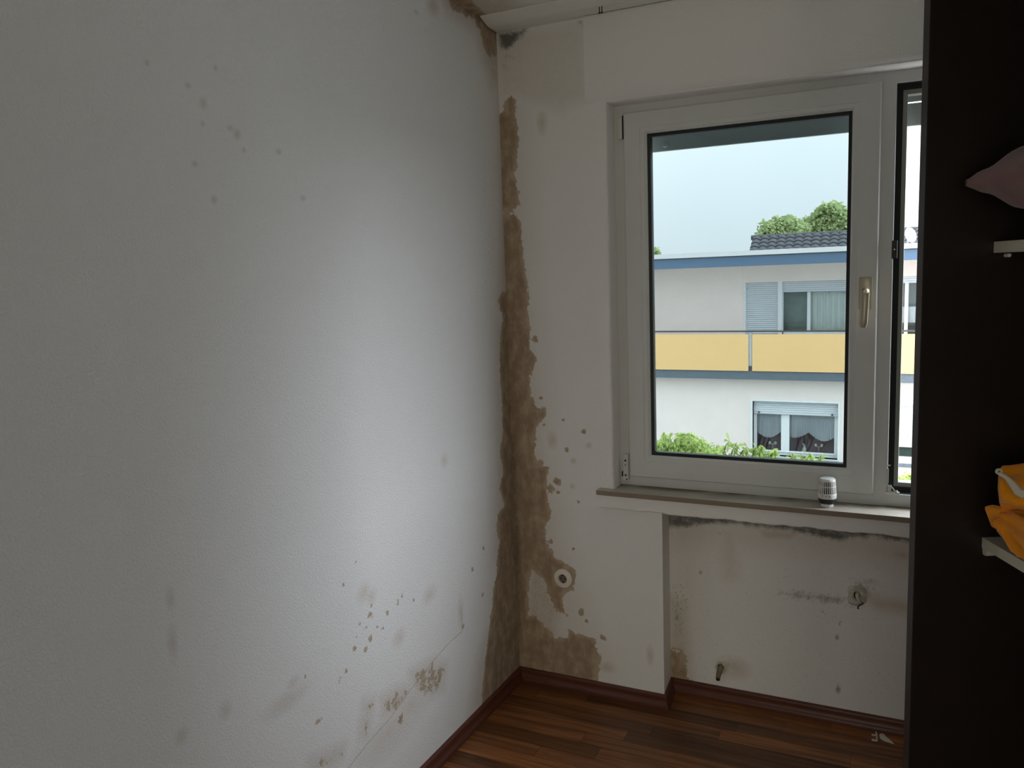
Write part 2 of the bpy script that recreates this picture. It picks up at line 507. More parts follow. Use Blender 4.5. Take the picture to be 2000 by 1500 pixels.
D.crack([(901, 1185), (903, 1232), (875, 1258), (845, 1292), (800, 1350), (760, 1405), (720, 1450), (680, 1500), (640, 1560)])
wl = grid_mesh('wall_left', us, vs, lambda u, v: np.stack([np.zeros_like(u), u, v], -1), 'paper', damage=D)
wl['kind'] = 'structure'

# ---- window wall: main face with window and niche openings
us = lines((0, 1.42, 0.005), (1.42, RX, 0.2), (JX, JX, 1), (PX, PX, 1), (RJX, RJX, 1))
us = np.array(sorted(set(round(float(u), 6) for u in list(us) + [JX, PX, RJX])))
vs = lines((0, H, 0.005))
vs = np.array(sorted(set(round(float(v), 6) for v in list(vs) + [SZ - 0.02, LZ, BZ])))
U, V = np.meshgrid(us, vs, indexing='ij')
D = Damage(U, V, lambda px, py: (lambda p: (p[0], p[2]))(on_y(px, py, 0.0)))
D.poly('stain', [(960, 240), (984, 215), (990, 190), (1000, 186), (1005, 200), (1008, 230), (1012, 270), (1010, 310), (1006, 340), (1010, 355), (1013, 395), (1009, 410), (1013, 430), (1017, 445), (1019, 480),
                 (1023, 510), (1027, 550), (1032, 580), (1030, 610), (1037, 640), (1034, 680), (1046, 700), (1043, 720), (1034, 735), (1036, 770), (1050, 797), (1064, 798), (1068, 815),
                 (1058, 820), (1045, 840), (1046, 870), (1042, 890), (1050, 908), (1073, 912), (1066, 940), (1070, 980), (1077, 1000), (1070, 1020), (1064, 1035), (1066, 1060), (1078, 1073),
                 (1084, 1090), (1100, 1098), (1120, 1112), (1123, 1125), (1119, 1152), (1100, 1160), (1098, 1175), (1107, 1203), (1085, 1192), (1074, 1165), (1062, 1132), (1040, 1110),
                 (1030, 1150), (1032, 1205), (1048, 1205), (1062, 1222), (1085, 1246), (1110, 1246), (1110, 1230), (1130, 1240), (1158, 1245), (1166, 1265), (1174, 1288), (1165, 1330), (950, 1330)], 1.0, 0.02)
D.hole('stain', [(978, 405), (1014, 405), (1014, 424), (978, 424)], 0.45, 0.012)
D.hole('stain', [(978, 336), (1014, 336), (1014, 350), (978, 350)], 0.35, 0.012)
D.poly('faint', [(1030, 1100), (1085, 1120), (1100, 1200), (1085, 1250), (1025, 1250)], 0.8, 0.04)
D.poly('faint', [(975, 75), (1140, 45), (1150, 190), (1100, 215), (1000, 195), (975, 200)], 0.42, 0.03)
D.poly('faint', [(975, 180), (1030, 180), (1050, 600), (1080, 900), (1120, 1100), (1180, 1310), (960, 1310)], 0.3, 0.06)
for s in [(1055, 905, 8), (1088, 940, 8, 8), (1076, 953, 9, 8), (1090, 962, 4), (1107, 880, 4, 6), (1140, 844, 5), (1057, 778, 4), (1045, 662, 6, 8), (1135, 1197, 7, 8), (1145, 1213, 4),
          (1177, 1246, 6), (1077, 1057, 5), (1120, 1073, 4), (1100, 820, 3), (1063, 830, 3), (1130, 980, 3)]:
    D.spot('stain', *s, wt=0.86)
for s in [(1078, 860, 8, 13), (1185, 1303, 12, 8), (1058, 240, 7, 16), (1118, 950, 4), (1120, 900, 4), (1150, 870, 4), (1270, 1280, 5, 12)]:
    D.spot('faint', *s, wt=0.85)
D.poly('mold', [(972, 66), (990, 60), (1012, 58), (1034, 50), (1028, 66), (1012, 78), (1003, 90), (990, 98), (978, 94)], 1.0, 0.02)
D.poly('mold', [(970, 60), (1070, 45), (1060, 60), (1010, 90), (995, 140), (985, 150), (972, 140)], 0.34, 0.03)
D.poly('mold', [(1116, 40), (1142, 34), (1143, 62), (1132, 50)], 0.5, 0.012)
D.poly('mold', [(990, 845), (1012, 845), (1020, 1100), (1024, 1260), (1000, 1260), (1000, 1100)], 0.6, 0.02)
D.poly('speck', [(1040, 640), (1190, 640), (1190, 960), (1080, 1000)], 0.35, 0.06)
D.poly('speck', [(1150, 880), (1200, 860), (1200, 960), (1150, 955)], 0.6, 0.03)
D.poly('speck', [(975, 100), (1030, 90), (1030, 190), (975, 190)], 0.7, 0.03)
D.poly('speck', [(1025, 1110), (1090, 1130), (1090, 1240), (1025, 1240)], 0.8, 0.03)


def keep_ww(u, v):
    win = (u > JX) & (u < RJX) & (v > SZ - 0.02) & (v < LZ)
    nic = (u > PX) & (u < RJX) & (v < BZ)
    mid = (u > PX) & (u < RJX) & (v >= BZ) & (v <= SZ - 0.02)
    return ~(win | nic | mid)


ww = grid_mesh('wall_window', us, vs, lambda u, v: np.stack([u, np.zeros_like(u), v], -1), 'paper_window', keep=keep_ww, damage=D)
ww['kind'] = 'structure'

# niche back panel with its own damage
us = lines((PX - 0.014, 1.45, 0.006), (1.45, RJX, 0.2)); vs = lines((0, SZ - 0.01, 0.006))
U, V = np.meshgrid(us, vs, indexing='ij')
D = Damage(U, V, lambda px, py: (lambda p: (p[0], p[2]))(on_y(px, py, ND)))
D.poly('mold', [(1300, 985), (1785, 1025), (1785, 1064), (1740, 1056), (1700, 1050), (1640, 1058), (1600, 1050), (1560, 1042), (1530, 1036), (1480, 1032), (1450, 1026), (1400, 1025), (1340, 1031), (1300, 1031)], 0.80, 0.014)
D.poly('faint', [(1310, 1015), (1785, 1050), (1785, 1110), (1600, 1080), (1400, 1060), (1310, 1060)], 0.35, 0.05)
D.poly('faint', [(1405, 1030), (1440, 1030), (1440, 1130), (1415, 1130)], 0.45, 0.03)
D.poly('faint', [(1480, 1034), (1565, 1040), (1545, 1054), (1490, 1052)], 0.8, 0.015)
D.poly('stain', [(1305, 1268), (1332, 1272), (1344, 1300), (1345, 1325), (1352, 1332), (1305, 1340)], 0.9, 0.025)
D.poly('faint', [(1305, 1160), (1335, 1180), (1345, 1260), (1350, 1330), (1305, 1340)], 0.75, 0.03)
D.poly('mold', [(1490, 1152), (1550, 1152), (1620, 1158), (1658, 1165), (1658, 1182), (1610, 1182), (1550, 1172)], 0.56, 0.02)
D.spot('mold', 1690, 1140, 34, 20, 0.54, 0.4)
D.spot('mold', 1662, 1178, 26, 16, 0.36, 0.4)
D.poly('faint', [(1690, 1160), (1780, 1178), (1780, 1200), (1710, 1190)], 0.75, 0.02)
D.spot('faint', 1432, 1304, 22, 14, 0.9); D.spot('mold', 1420, 1298, 12, 10, 0.5, 0.4)
D.spot('faint', 1764, 1085, 22, 8, 0.8)
for s in [(1640, 1218, 2, 7), (1635, 1244, 4, 5), (1368, 1118, 3, 4), (1322, 1207, 3, 4), (1637, 1345, 5, 12), (1406, 1042, 2, 4), (1606, 1195, 3, 3)]:
    D.spot('mold', *s, wt=0.75)
D.spot('mold', 1372, 1320, 10, 5, 0.4)
D.poly('speck', [(1308, 1130), (1350, 1140), (1345, 1240), (1308, 1230)], 1.0, 0.03)
D.poly('speck', [(1310, 1020), (1785, 1060), (1785, 1400), (1310, 1330)], 0.35, 0.05)
D.poly('speck', [(1550, 1150), (1660, 1160), (1650, 1240), (1560, 1200)], 0.5, 0.03)
np_ = grid_mesh('niche_panel', us, vs, lambda u, v: np.stack([u, np.full_like(u, ND), v], -1), 'paper_window', damage=D)
np_.parent = ww

# pier side face, rounded window jamb, sides of the opening
MB().add([(PX, 0, 0), (PX - 0.013, ND, 0), (PX - 0.013, ND, BZ + 0.05), (PX, 0, BZ + 0.05)], [(0, 1, 2, 3)]).build('pier_side', 'paper_window', ww)
prof = [(JX - 0.003, 0.0)] + [(JX - 0.0 + 0.010 - 0.010 * math.cos(a), 0.010 - 0.010 * math.sin(a)) for a in np.linspace(math.pi / 2, 0, 5)]
vs_, fs_ = [], []
jp = [(JX - 0.012, -0.004), (JX - 0.006, -0.006), (JX, -0.003), (JX + 0.003, 0.004), (JX + 0.003, 0.21)]
for z in (SZ - 0.02, LZ + 0.03):
    vs_ += [(x, y, z) for x, y in jp]
n = len(jp)
fs_ = [(i, i + 1, n + i + 1, n + i) for i in range(n - 1)]
obj_from('window_jamb', vs_, fs_, 'paper_window', ww, True)
MB().box(RJX, RJX + 0.02, 0, 0.21, 0, H).build('window_jamb', 'paper_window', ww)
MB().box(JX - 0.02, RJX + 0.02, 0.09, 0.21, LZ, H).build('lintel', 'paper_window', ww)
MB().box(PX - 0.02, RJX + 0.02, ND + 0.003, 0.21, -0.3, SZ - 0.05).build('parapet', 'plain_wall', ww)
MB().box(JX - 0.02, RJX + 0.02, 0.07, 0.21, SZ - 0.06, SZ - 0.016).build('parapet_top', 'plain_wall', ww)

# roller-shutter box front, proud of the wall, with a rounded lower edge
bx0 = on_y(1143, 110, 0)[0]
pr = [(-0.012, H)]
r = 0.034
zc = LZ + r - 0.004
pr += [(-0.012 + r - r * math.cos(a), zc - r * math.sin(a)) for a in np.linspace(0, math.pi / 2, 8)]
pr += [(0.10, LZ - 0.004), (0.10, H)]
vs_ = [(x, y, z) for x in (bx0, RX) for y, z in pr]
n = len(pr)
fs_ = [(i, (i + 1) % n, n + (i + 1) % n, n + i) for i in range(n)] + [tuple(range(n))[::-1], tuple(range(n, 2 * n))]
sb = MB().add(vs_, fs_).build('shutter_box_cover', 'paper_window', ww, smooth=True)

# ---- ceiling
us = lines((0, 0.9, 0.006), (0.9, RX, 0.3)); vs = lines((RY, -0.9, 0.3), (-0.9, 0.31, 0.006))
U, V = np.meshgrid(us, vs, indexing='ij')
D = Damage(U, V, lambda px, py: tuple(on_z(px, py, H)[:2]))
D.poly('stain', [(860, -20), (905, -20), (925, 6), (950, 26), (962, 40), (950, 60), (860, 30)], 0.9, 0.02)
D.poly('faint', [(860, -30), (1000, -30), (1010, 10), (1075, 14), (1070, 34), (980, 60), (940, 60)], 0.8, 0.04)
D.poly('faint', [(1000, 14), (1075, 12), (1060, 30), (990, 44)], 0.95, 0.03)
D.poly('mold', [(945, 36), (960, 34), (985, 44), (978, 56), (962, 56)], 0.95, 0.02)
D.spot('mold', 1148, 4, 4, 2, 0.8)
ce = grid_mesh('ceiling', us, vs, lambda u, v: np.stack([u, v, np.full_like(u, H)], -1), 'ceiling', flip=True, damage=D)
ce['kind'] = 'structure'

# ---- other walls (outside the picture): right wall, rear wall with a balcony door added for fill light
MB().box(RX, RX + 0.1, RY, 0.0, 0, H).build('wall_right', 'plain_wall', kind='structure')
DX0, DX1, DZ1 = 0.88, 3.16, 2.4
wb = MB()
wb.box(-0.1, DX0, RY - 0.1, RY, 0, H); wb.box(DX1, RX + 0.1, RY - 0.1, RY, 0, H); wb.box(DX0, DX1, RY - 0.1, RY, DZ1, H)
wb.build('wall_back', 'plain_wall', kind='structure')
d1 = empty('fill_door_1', (0, 0, 0), kind='structure')
fr = MB()
for x0, x1 in ((DX0, (DX0 + DX1) / 2), ((DX0 + DX1) / 2, DX1)):
    fr.rings([(x0, x1, 0, DZ1, RY - 0.02), (x0 + 0.09, x1 - 0.09, 0.09, DZ1 - 0.09, RY - 0.02), (x0 + 0.09, x1 - 0.09, 0.09, DZ1 - 0.09, RY - 0.08), (x0, x1, 0, DZ1, RY - 0.08)], True)
fr.build('fill_door_frame', 'pvc', d1)
for x0, x1 in ((DX0, (DX0 + DX1) / 2), ((DX0 + DX1) / 2, DX1)):
    MB().box(x0 + 0.085, x1 - 0.085, RY - 0.055, RY - 0.05, 0.085, DZ1 - 0.085).build('glass_pane', 'fill_door_glass', d1)

# ---- floor of laminate strips
def plank_mat():
    m, nt, b = new_mat('reddish_brown_laminate')
    N, K = nt.nodes.new, nt.links.new
    tc = N('ShaderNodeTexCoord'); oi = N('ShaderNodeObjectInfo'); mp = N('ShaderNodeMapping')
    mp.inputs['Scale'].default_value = (1.2, 22, 1)
    sc = N('ShaderNodeVectorMath'); sc.operation = 'SCALE'; sc.inputs['Scale'].default_value = 37.0
    cb = N('ShaderNodeCombineXYZ'); K(oi.outputs['Random'], cb.inputs[0]); K(oi.outputs['Random'], cb.inputs[1]); K(cb.outputs[0], sc.inputs[0])
    ad = N('ShaderNodeVectorMath'); ad.operation = 'ADD'; K(tc.outputs['Object'], mp.inputs['Vector']); K(mp.outputs[0], ad.inputs[0]); K(sc.outputs[0], ad.inputs[1])
    n = N('ShaderNodeTexNoise'); n.inputs['Scale'].default_value = 2.2; n.inputs['Detail'].default_value = 6; n.inputs['Roughness'].default_value = 0.62; n.inputs['Distortion'].default_value = 0.6
    K(ad.outputs[0], n.inputs['Vector'])
    cr = N('ShaderNodeValToRGB'); e = cr.color_ramp.elements
    e[0].position = 0.30; e[0].color = (0.070, 0.026, 0.011, 1)
    e[1].position = 0.74; e[1].color = (0.33, 0.135, 0.045, 1)
    e.new(0.52).color = (0.20, 0.075, 0.026, 1)
    K(n.outputs['Fac'], cr.inputs['Fac'])
    hsv = N('ShaderNodeHueSaturation'); mr = N('ShaderNodeMapRange'); mr.inputs['To Min'].default_value = 0.55; mr.inputs['To Max'].default_value = 1.5
    K(oi.outputs['Random'], mr.inputs['Value']); K(mr.outputs[0], hsv.inputs['Value']); K(cr.outputs[0], hsv.inputs['Color'])
    K(hsv.outputs[0], b.inputs['Base Color'])
    b.inputs['Roughness'].default_value = 0.36; b.inputs['Specular IOR Level'].default_value = 0.4
    return m


M['plank'] = plank_mat()
M['subfloor'] = simple('subfloor', (0.05, 0.02, 0.01), 0.8)
M['skirting'] = simple('mahogany_skirting', (0.105, 0.030, 0.018), 0.36, 0.45, var=0.25, vscale=9)
fl = MB().box(0, RX, RY, ND, -0.12, -0.0085).build('floor', 'subfloor', kind='structure')
PW = 0.068
lens_ = (0.42, 0.56, 0.70, 0.88)
pm = {}
for l in lens_:
    g = MB().box(0.0004, l - 0.0004, 0.0004, PW - 0.0004, -0.008, 0, 0.0006)
    o = g.build('plank', 'plank'); pm[l] = o.data; bpy.data.objects.remove(o)
rp = random.Random(3)
nrows = int((ND - RY) / PW) + 1
for k in range(nrows):
    y = ND - (k + 1) * PW
    far = y < -1.9
    x = -rp.uniform(0, 0.4)
    while x < RX:
        l = rp.choice(lens_) if not far else 0.88
        o = bpy.data.objects.new('plank', pm[l]); o.location = (x, y, 0); COL.objects.link(o); o.parent = fl
        x += l


# ---- skirting boards with an ogee profile
def skirting(name, p0, p1, inward, cut0=0.0, cut1=0.0):
    """profile swept from p0 to p1 (x,y); inward = unit normal into the room"""
    pf = [(0, 0), (0.020, 0), (0.020, 0.010), (0.017, 0.016), (0.012, 0.022), (0.0105, 0.034), (0.012, 0.042), (0.009, 0.048), (0.006, 0.0505), (0, 0.0505)]
    p0, p1 = Vector(p0), Vector(p1); d = (p1 - p0).normalized(); nrm = Vector(inward)
    vs, fs = [], []
    for p, c, s in ((p0, cut0, 1), (p1, cut1, -1)):
        for a, z in pf:
            q = p + nrm * a + d * (s * c * a)
            vs.append((q.x, q.y, z))
    n = len(pf)
    fs = [(i, (i + 1) % n, n + (i + 1) % n, n + i) for i in range(n)] + [tuple(range(n))[::-1], tuple(range(n, 2 * n))]
    return MB().add(vs, fs).build(name, 'skirting', smooth=True, kind='structure')


skirting('baseboard_left', (0, RY), (0, 0), (1, 0), 0, 1)
skirting('baseboard_pier', (0, 0), (PX, 0), (0, -1), 1, -1)
skirting('baseboard_pier_side', (PX, 0), (PX - 0.013, ND), (1, 0), -1, 1)
skirting('baseboard_niche', (PX - 0.013, ND), (RJX, ND), (0, -1), 1, 0)

# ---- window board and the plastered band under it
def sill_mat():
    m, nt, b = new_mat('dirty_beige_stone')
    N, K = nt.nodes.new, nt.links.new
    tc = N('ShaderNodeTexCoord'); sp = N('ShaderNodeSeparateXYZ'); K(tc.outputs['Object'], sp.inputs[0])
    n = N('ShaderNodeTexNoise'); n.inputs['Scale'].default_value = 30; n.inputs['Detail'].default_value = 6; K(tc.outputs['Object'], n.inputs['Vector'])
    n2 = N('ShaderNodeTexNoise'); n2.inputs['Scale'].default_value = 9; n2.inputs['Detail'].default_value = 5; K(tc.outputs['Object'], n2.inputs['Vector'])
    mr = N('ShaderNodeMapRange'); mr.inputs['From Min'].default_value = -0.02; mr.inputs['From Max'].default_value = 0.07; K(sp.outputs['Y'], mr.inputs['Value'])
    a = N('ShaderNodeMath'); a.operation = 'MULTIPLY'; K(mr.outputs[0], a.inputs[0]); K(n2.outputs['Fac'], a.inputs[1])
    st = N('ShaderNodeMapRange'); st.inputs['From Min'].default_value = 0.16; st.inputs['From Max'].default_value = 0.50; K(a.outputs[0], st.inputs['Value'])
    mx = N('ShaderNodeMix'); mx.data_type = 'RGBA'; mx.inputs['A'].default_value = (0.60, 0.57, 0.51, 1); mx.inputs['B'].default_value = (0.47, 0.43, 0.36, 1); K(n.outputs['Fac'], mx.inputs['Factor'])
    m2 = N('ShaderNodeMix'); m2.data_type = 'RGBA'; m2.inputs['B'].default_value = (0.14, 0.10, 0.055, 1); K(mx.outputs['Result'], m2.inputs['A']); K(st.outputs[0], m2.inputs['Factor'])
    # the sawn front edge is a browner stone
    nm = N('ShaderNodeNewGeometry'); sn = N('ShaderNodeSeparateXYZ'); K(nm.outputs['True Normal'], sn.inputs[0])
    gt = N('ShaderNodeMath'); gt.operation = 'LESS_THAN'; gt.inputs[1].default_value = 0.4; K(sn.outputs['Z'], gt.inputs[0])
    m3 = N('ShaderNodeMix'); m3.data_type = 'RGBA'; m3.inputs['B'].default_value = (0.25, 0.19, 0.145, 1); K(gt.outputs[0], m3.inputs['Factor']); K(m2.outputs['Result'], m3.inputs['A'])
    K(m3.outputs['Result'], b.inputs['Base Color']); b.inputs['Roughness'].default_value = 0.42
    return m


M['sill'] = sill_mat()
SX0 = 0.357
ws = MB().box(SX0, RJX + 0.05, -0.040, 0.085, SZ - 0.018, SZ, 0.002).build('window_board', 'sill', label='beige stone window board with brown front edge under the white window', cat='window board')
rb = random.Random(5)
vs_, fs_ = [], []
xs = np.linspace(SX0 + 0.006, RJX + 0.03, 90)
for i, x in enumerate(xs):
    zb = BZ + rb.uniform(-0.0022, 0.0022) - 0.001 * math.sin(i * 0.6)
    vs_ += [(x, -0.031, SZ - 0.018), (x, -0.031, zb + 0.004), (x, -0.027, zb), (x, ND + 0.001 if x > PX else 0.004, zb), (x, ND + 0.001 if x > PX else 0.004, SZ - 0.018)]
for i in range(len(xs) - 1):
    for k in range(5):
        a, c = i * 5, (i + 1) * 5
        fs_.append((a + k, a + (k + 1) % 5, c + (k + 1) % 5, c + k))
fs_ += [(0, 1, 2, 3, 4), tuple(len(vs_) - 5 + k for k in range(5))[::-1]]
MB().add(vs_, fs_).build('plaster_band', 'paper_window', ww)

# ================================================================== WINDOW
YW = 0.062
SX = (0.4515, 1.2805); SZS = (0.8495, 2.1524)
GX = (0.533, 1.197); GZ = (0.932, 2.0756)
MX, RO = 1.3215, 2.43      # mullion edge, right edge of the second light
w1 = empty('window_1', (0, 0, 0), kind='structure')
YF = YW + 0.012
fb = MB()
y0, y1 = YF, YF + 0.065
fb.box(JX + 0.002, 0.52, y0, y1, SZ - 0.015, LZ + 0.02, 0.002)                   # left post
fb.box(1.235, MX, y0, y1, SZ - 0.015, LZ + 0.02, 0.002)                          # mullion
fb.box(RO, RJX, y0, y1, SZ - 0.015, LZ + 0.02, 0.002)                            # right post
fb.box(JX + 0.002, RJX, y0 + 0.0005, y1, SZ - 0.015, 0.8565, 0.002)              # bottom rail
fb.box(JX + 0.002, RJX, y0 + 0.0005, y1, 2.1414, LZ + 0.02, 0.002)               # top rail
fb.build('frame', 'pvc', w1)

# left sash: flat face, sloping bead, gasket, pane
s1 = MB().rings([(SX[0], SX[1], SZS[0], SZS[1], YW + 0.004), (SX[0] + 0.004, SX[1] - 0.004, SZS[0] + 0.004, SZS[1] - 0.004, YW),
                 (GX[0] - 0.022, GX[1] + 0.022, GZ[0] - 0.022, GZ[1] + 0.022, YW), (GX[0] - 0.020, GX[1] + 0.020, GZ[0] - 0.020, GZ[1] + 0.020, YW + 0.0015),
                 (GX[0] - 0.006, GX[1] + 0.006, GZ[0] - 0.006, GZ[1] + 0.006, YW + 0.003),
                 (GX[0] - 0.006, GX[1] + 0.006, GZ[0] - 0.006, GZ[1] + 0.006, YW + 0.065), (SX[0] + 0.01, SX[1] - 0.01, SZS[0] + 0.01, SZS[1] - 0.01, YW + 0.065),
                 (SX[0], SX[1], SZS[0], SZS[1], YW + 0.011)], True).build('sash', 'pvc', w1)
MB().rings([(GX[0] - 0.007, GX[1] + 0.007, GZ[0] - 0.007, GZ[1] + 0.007, YW + 0.0025), (GX[0], GX[1], GZ[0], GZ[1], YW + 0.015),
            (GX[0], GX[1], GZ[0], GZ[1], YW + 0.05), (GX[0] - 0.007, GX[1] + 0.007, GZ[0] - 0.007, GZ[1] + 0.007, YW + 0.05)], True).build('glazing_bead', 'bead', s1)
MB().rings([(GX[0] - 0.001, GX[1] + 0.001, GZ[0] - 0.001, GZ[1] + 0.001, YW + 0.017), (GX[0] + 0.011, GX[1] - 0.011, GZ[0] + 0.011, GZ[1] - 0.011, YW + 0.021),
            (GX[0] + 0.011, GX[1] - 0.011, GZ[0] + 0.011, GZ[1] - 0.011, YW + 0.046), (GX[0] - 0.001, GX[1] + 0.001, GZ[0] - 0.001, GZ[1] + 0.001, YW + 0.046)], True).build('gasket', 'rubber', s1)
MB().box(GX[0] + 0.004, GX[1] - 0.004, YW + 0.030, YW + 0.034, GZ[0] + 0.004, GZ[1] - 0.004).build('glass_pane', 'glass', s1)

# handle: rose plate, neck, lever hanging down
hp0 = on_y(1678, 541, YW); hp1 = on_y(1703, 604, YW)
ha = MB().box(hp0[0], hp1[0], YW - 0.010, YW, hp1[2], hp0[2], 0.004).build('handle', 'handle', s1, smooth=True)
hc = on_y(1692, 568, YW)
le = on_y(1690.5, 640, YW - 0.045)
lv = MB()
lv.lathe([(0.011, 0.008), (0.011, 0.03), (0.012, 0.036), (0.010, 0.048), (0.006, 0.053)], 16, (hc[0], YW, hc[2]), 'y')
N_ = 10
for_pts = [(hc[0] - 0.0005 * i, YW - 0.042 - 0.004 * math.sin(math.pi * i / N_), hc[2] + 0.006 - (hc[2] + 0.006 - le[2]) * i / N_) for i in range(N_ + 1)]
vs_, fs_ = [], []
for i, p in enumerate(for_pts):
    wv = 0.0125 if 0 < i < N_ else 0.008
    tv = 0.007 if 0 < i < N_ else 0.004
    for a in np.linspace(0, 2 * math.pi, 13)[:-1]:
        c_, s_ = math.cos(a), math.sin(a)
        vs_.append((p[0] + wv * math.copysign(abs(c_) ** 0.7, c_), p[1] + tv * math.copysign(abs(s_) ** 0.7, s_), p[2]))
for i in range(N_):
    for k in range(12):
        fs_.append((i * 12 + k, i * 12 + (k + 1) % 12, (i + 1) * 12 + (k + 1) % 12, (i + 1) * 12 + k))
fs_ += [tuple(range(12))[::-1], tuple(N_ * 12 + k for k in range(12))]
lv.add(vs_, fs_)
lo_ = lv.build('lever', 'handle', w1, smooth=True)

# hinges of the left sash
hb = on_y(1219, 915, YW)
hg = MB().box(SX[0] - 0.020, SX[0] - 0.001, YW - 0.012, YF, SZS[0] - 0.014, SZS[0] + 0.085, 0.003).build('hinge', 'pvc', w1)
sc_ = MB()
for dz, r_ in ((0.062, 0.0036), (0.045, 0.0022), (0.004, 0.003), (-0.008, 0.0028)):
    sc_.lathe([(r_, 0), (r_, 0.0012)], 10, (SX[0] - 0.010 + (0.004 if dz < 0 else 0), YW - 0.012, SZS[0] + dz), 'y')
sc_.box(SX[0] - 0.015, SX[0] - 0.004, YW - 0.0128, YW - 0.011, SZS[0] + 0.008, SZS[0] + 0.0105)
sc_.build('screw_holes', 'dark_hole', hg)
MB().box(SX[0] - 0.026, SX[0] - 0.020, YW - 0.008, YF, SZS[0] + 0.0, SZS[0] + 0.018).build('dark_gap', 'dark_hole', hg)  # dark block beside the hinge
hg2 = MB().box(SX[0] - 0.018, SX[0] - 0.003, YW - 0.006, YF, SZS[1] - 0.088, SZS[1] - 0.018, 0.003).build('hinge', 'pvc', w1)
MB().box(SX[0] - 0.003, SX[0] + 0.0005, YW + 0.001, YF, SZS[1] - 0.088, SZS[1] - 0.008).build('hinge_gap', 'dark_hole', hg2)

# right light: rebate with black seal and outer lip, sash swung open inwards to the right
MB().rings([(MX - 0.002, RO + 0.002, 0.8545, 2.1434, YF + 0.004), (MX + 0.0005, RO - 0.0005, 0.857, 2.141, YF + 0.004), (MX + 0.0005, RO - 0.0005, 0.857, 2.141, YF + 0.030), (MX + 0.0175, RO - 0.0175, 0.874, 2.124, YF + 0.032),
            (MX + 0.0175, RO - 0.0175, 0.874, 2.124, YF + 0.05), (MX - 0.002, RO + 0.002, 0.8545, 2.1434, YF + 0.05)], True).build('seal', 'rubber', w1)
MB().rings([(MX + 0.012, RO - 0.012, 0.868, 2.130, YF + 0.034), (MX + 0.030, RO - 0.030, 0.8875, 2.1105, YF + 0.036), (MX + 0.030, RO - 0.030, 0.8875, 2.1105, YF + 0.075), (MX - 0.002, RO + 0.002, 0.8545, 2.1434, YF + 0.075)], False).build('outer_lip', simple('shade_grey_profile', (0.34, 0.35, 0.32), 0.5), w1)  # lip is white plastic; its shade is put into the grey colour
kb = on_y(1746, 955, YF)
st_ = MB()
st_.box(MX - 0.003, MX + 0.036, YF - 0.010, YF + 0.006, kb[2] - 0.016, kb[2] - 0.009, 0.001)
st_.box(MX + 0.000, MX + 0.012, YF - 0.008, YF + 0.006, kb[2] - 0.009, kb[2] + 0.012, 0.002)
st_.lathe([(0.004, -0.004), (0.004, 0.014), (0.002, 0.016)], 10, (MX + 0.028, YF, kb[2] - 0.008), 'y')
st_.tube([(MX + 0.008, YF - 0.004, kb[2] + 0.010), (MX + 0.014, YF - 0.004, kb[2] + 0.004), (MX + 0.022, YF - 0.005, kb[2] - 0.006)], 0.003, 6)
st_.build('striker', 'steel', w1)
k2 = on_y(1737, 909, YF)
MB().box(MX - 0.002, MX + 0.008, YF - 0.003, YF + 0.004, k2[2] - 0.0015, k2[2] + 0.0015).box(MX - 0.0005, MX + 0.003, YF - 0.002, YF + 0.004, k2[2] - 0.06, k2[2] - 0.012).build('striker', 'steel', w1)
k3 = on_y(1748, 487, YF)
k3o = MB().box(MX - 0.004, MX + 0.012, YF - 0.002, YF + 0.02, k3[2] - 0.028, k3[2] + 0.028, 0.002).build('keep', 'black', w1)
MB().lathe([(0.0022, 0), (0.0022, 0.002)], 8, (MX + 0.004, YF - 0.002, k3[2]), 'y').build('keep_screw', 'steel', k3o)

# the opened second sash (hangs behind the wardrobe)
so = empty('open_sash', (RO + 0.02, YW - 0.008, 0), (0, 0, math.radians(94)))
so.parent = w1
W2 = RO - MX + 0.05
a0, a1, b0, b1 = -W2, 0.0, SZS[0], SZS[1]
MB().rings([(a0, a1, b0, b1, 0.0), (a0 + 0.08, a1 - 0.08, b0 + 0.08, b1 - 0.08, 0.0), (a0 + 0.08, a1 - 0.08, b0 + 0.08, b1 - 0.08, 0.06), (a0, a1, b0, b1, 0.06)], True).build('sash', 'pvc', so)
MB().box(a0 + 0.075, a1 - 0.075, 0.03, 0.034, b0 + 0.075, b1 - 0.075).build('glass_pane', 'glass', so)

# ---- roller shutter, let down a little outside the panes
YS = 0.185
zs = (on_y(1273, 299.3, YS)[2] + on_y(1661, 257.6, YS)[2]) / 2
M['shutter_in'] = simple('grey_shutter_plastic', (0.42, 0.46, 0.45), 0.5, 0.4)
rs = empty('roller_shutter', (1.3, YS, zs), label='grey roller shutter let down a hand width outside the window', cat='roller shutter')


def slat(z0, h, name='slat', t=0.009):
    x0, x1 = JX + 0.035 - 1.3, RJX - 0.035 - 1.3
    pf = [(0, 0), (t * 0.5, h * 0.2), (t * 0.62, h * 0.5), (t * 0.5, h * 0.8), (0, h), (-t * 0.35, h * 0.8), (-t * 0.4, h * 0.5), (-t * 0.35, h * 0.2)]
    vs = [(x, y, z0 + z) for x in (x0, x1) for y, z in pf]
    n = len(pf)
    fs = [(i, (i + 1) % n, n + (i + 1) % n, n + i) for i in range(n)] + [tuple(range(n))[::-1], tuple(range(n, 2 * n))]
    return MB().add(vs, fs).build(name, 'shutter_in', rs, smooth=True)


MB().box(JX + 0.035 - 1.3, RJX - 0.035 - 1.3, -0.006, 0.007, 0, 0.070, 0.003).build('end_bar', 'shutter_in', rs)
for k in range(5):
    slat(0.074 + k * 0.052, 0.049)
for px_, py_ in ((1300, 283),):
    p = on_y(px_, py_, YS)
    MB().lathe([(0.011, 0.005), (0.011, 0.010), (0.009, 0.016), (0.004, 0.018)], 16, (p[0] - 1.3, 0, p[2] - zs), 'y').build('stopper', 'shutter_in', rs, smooth=True)

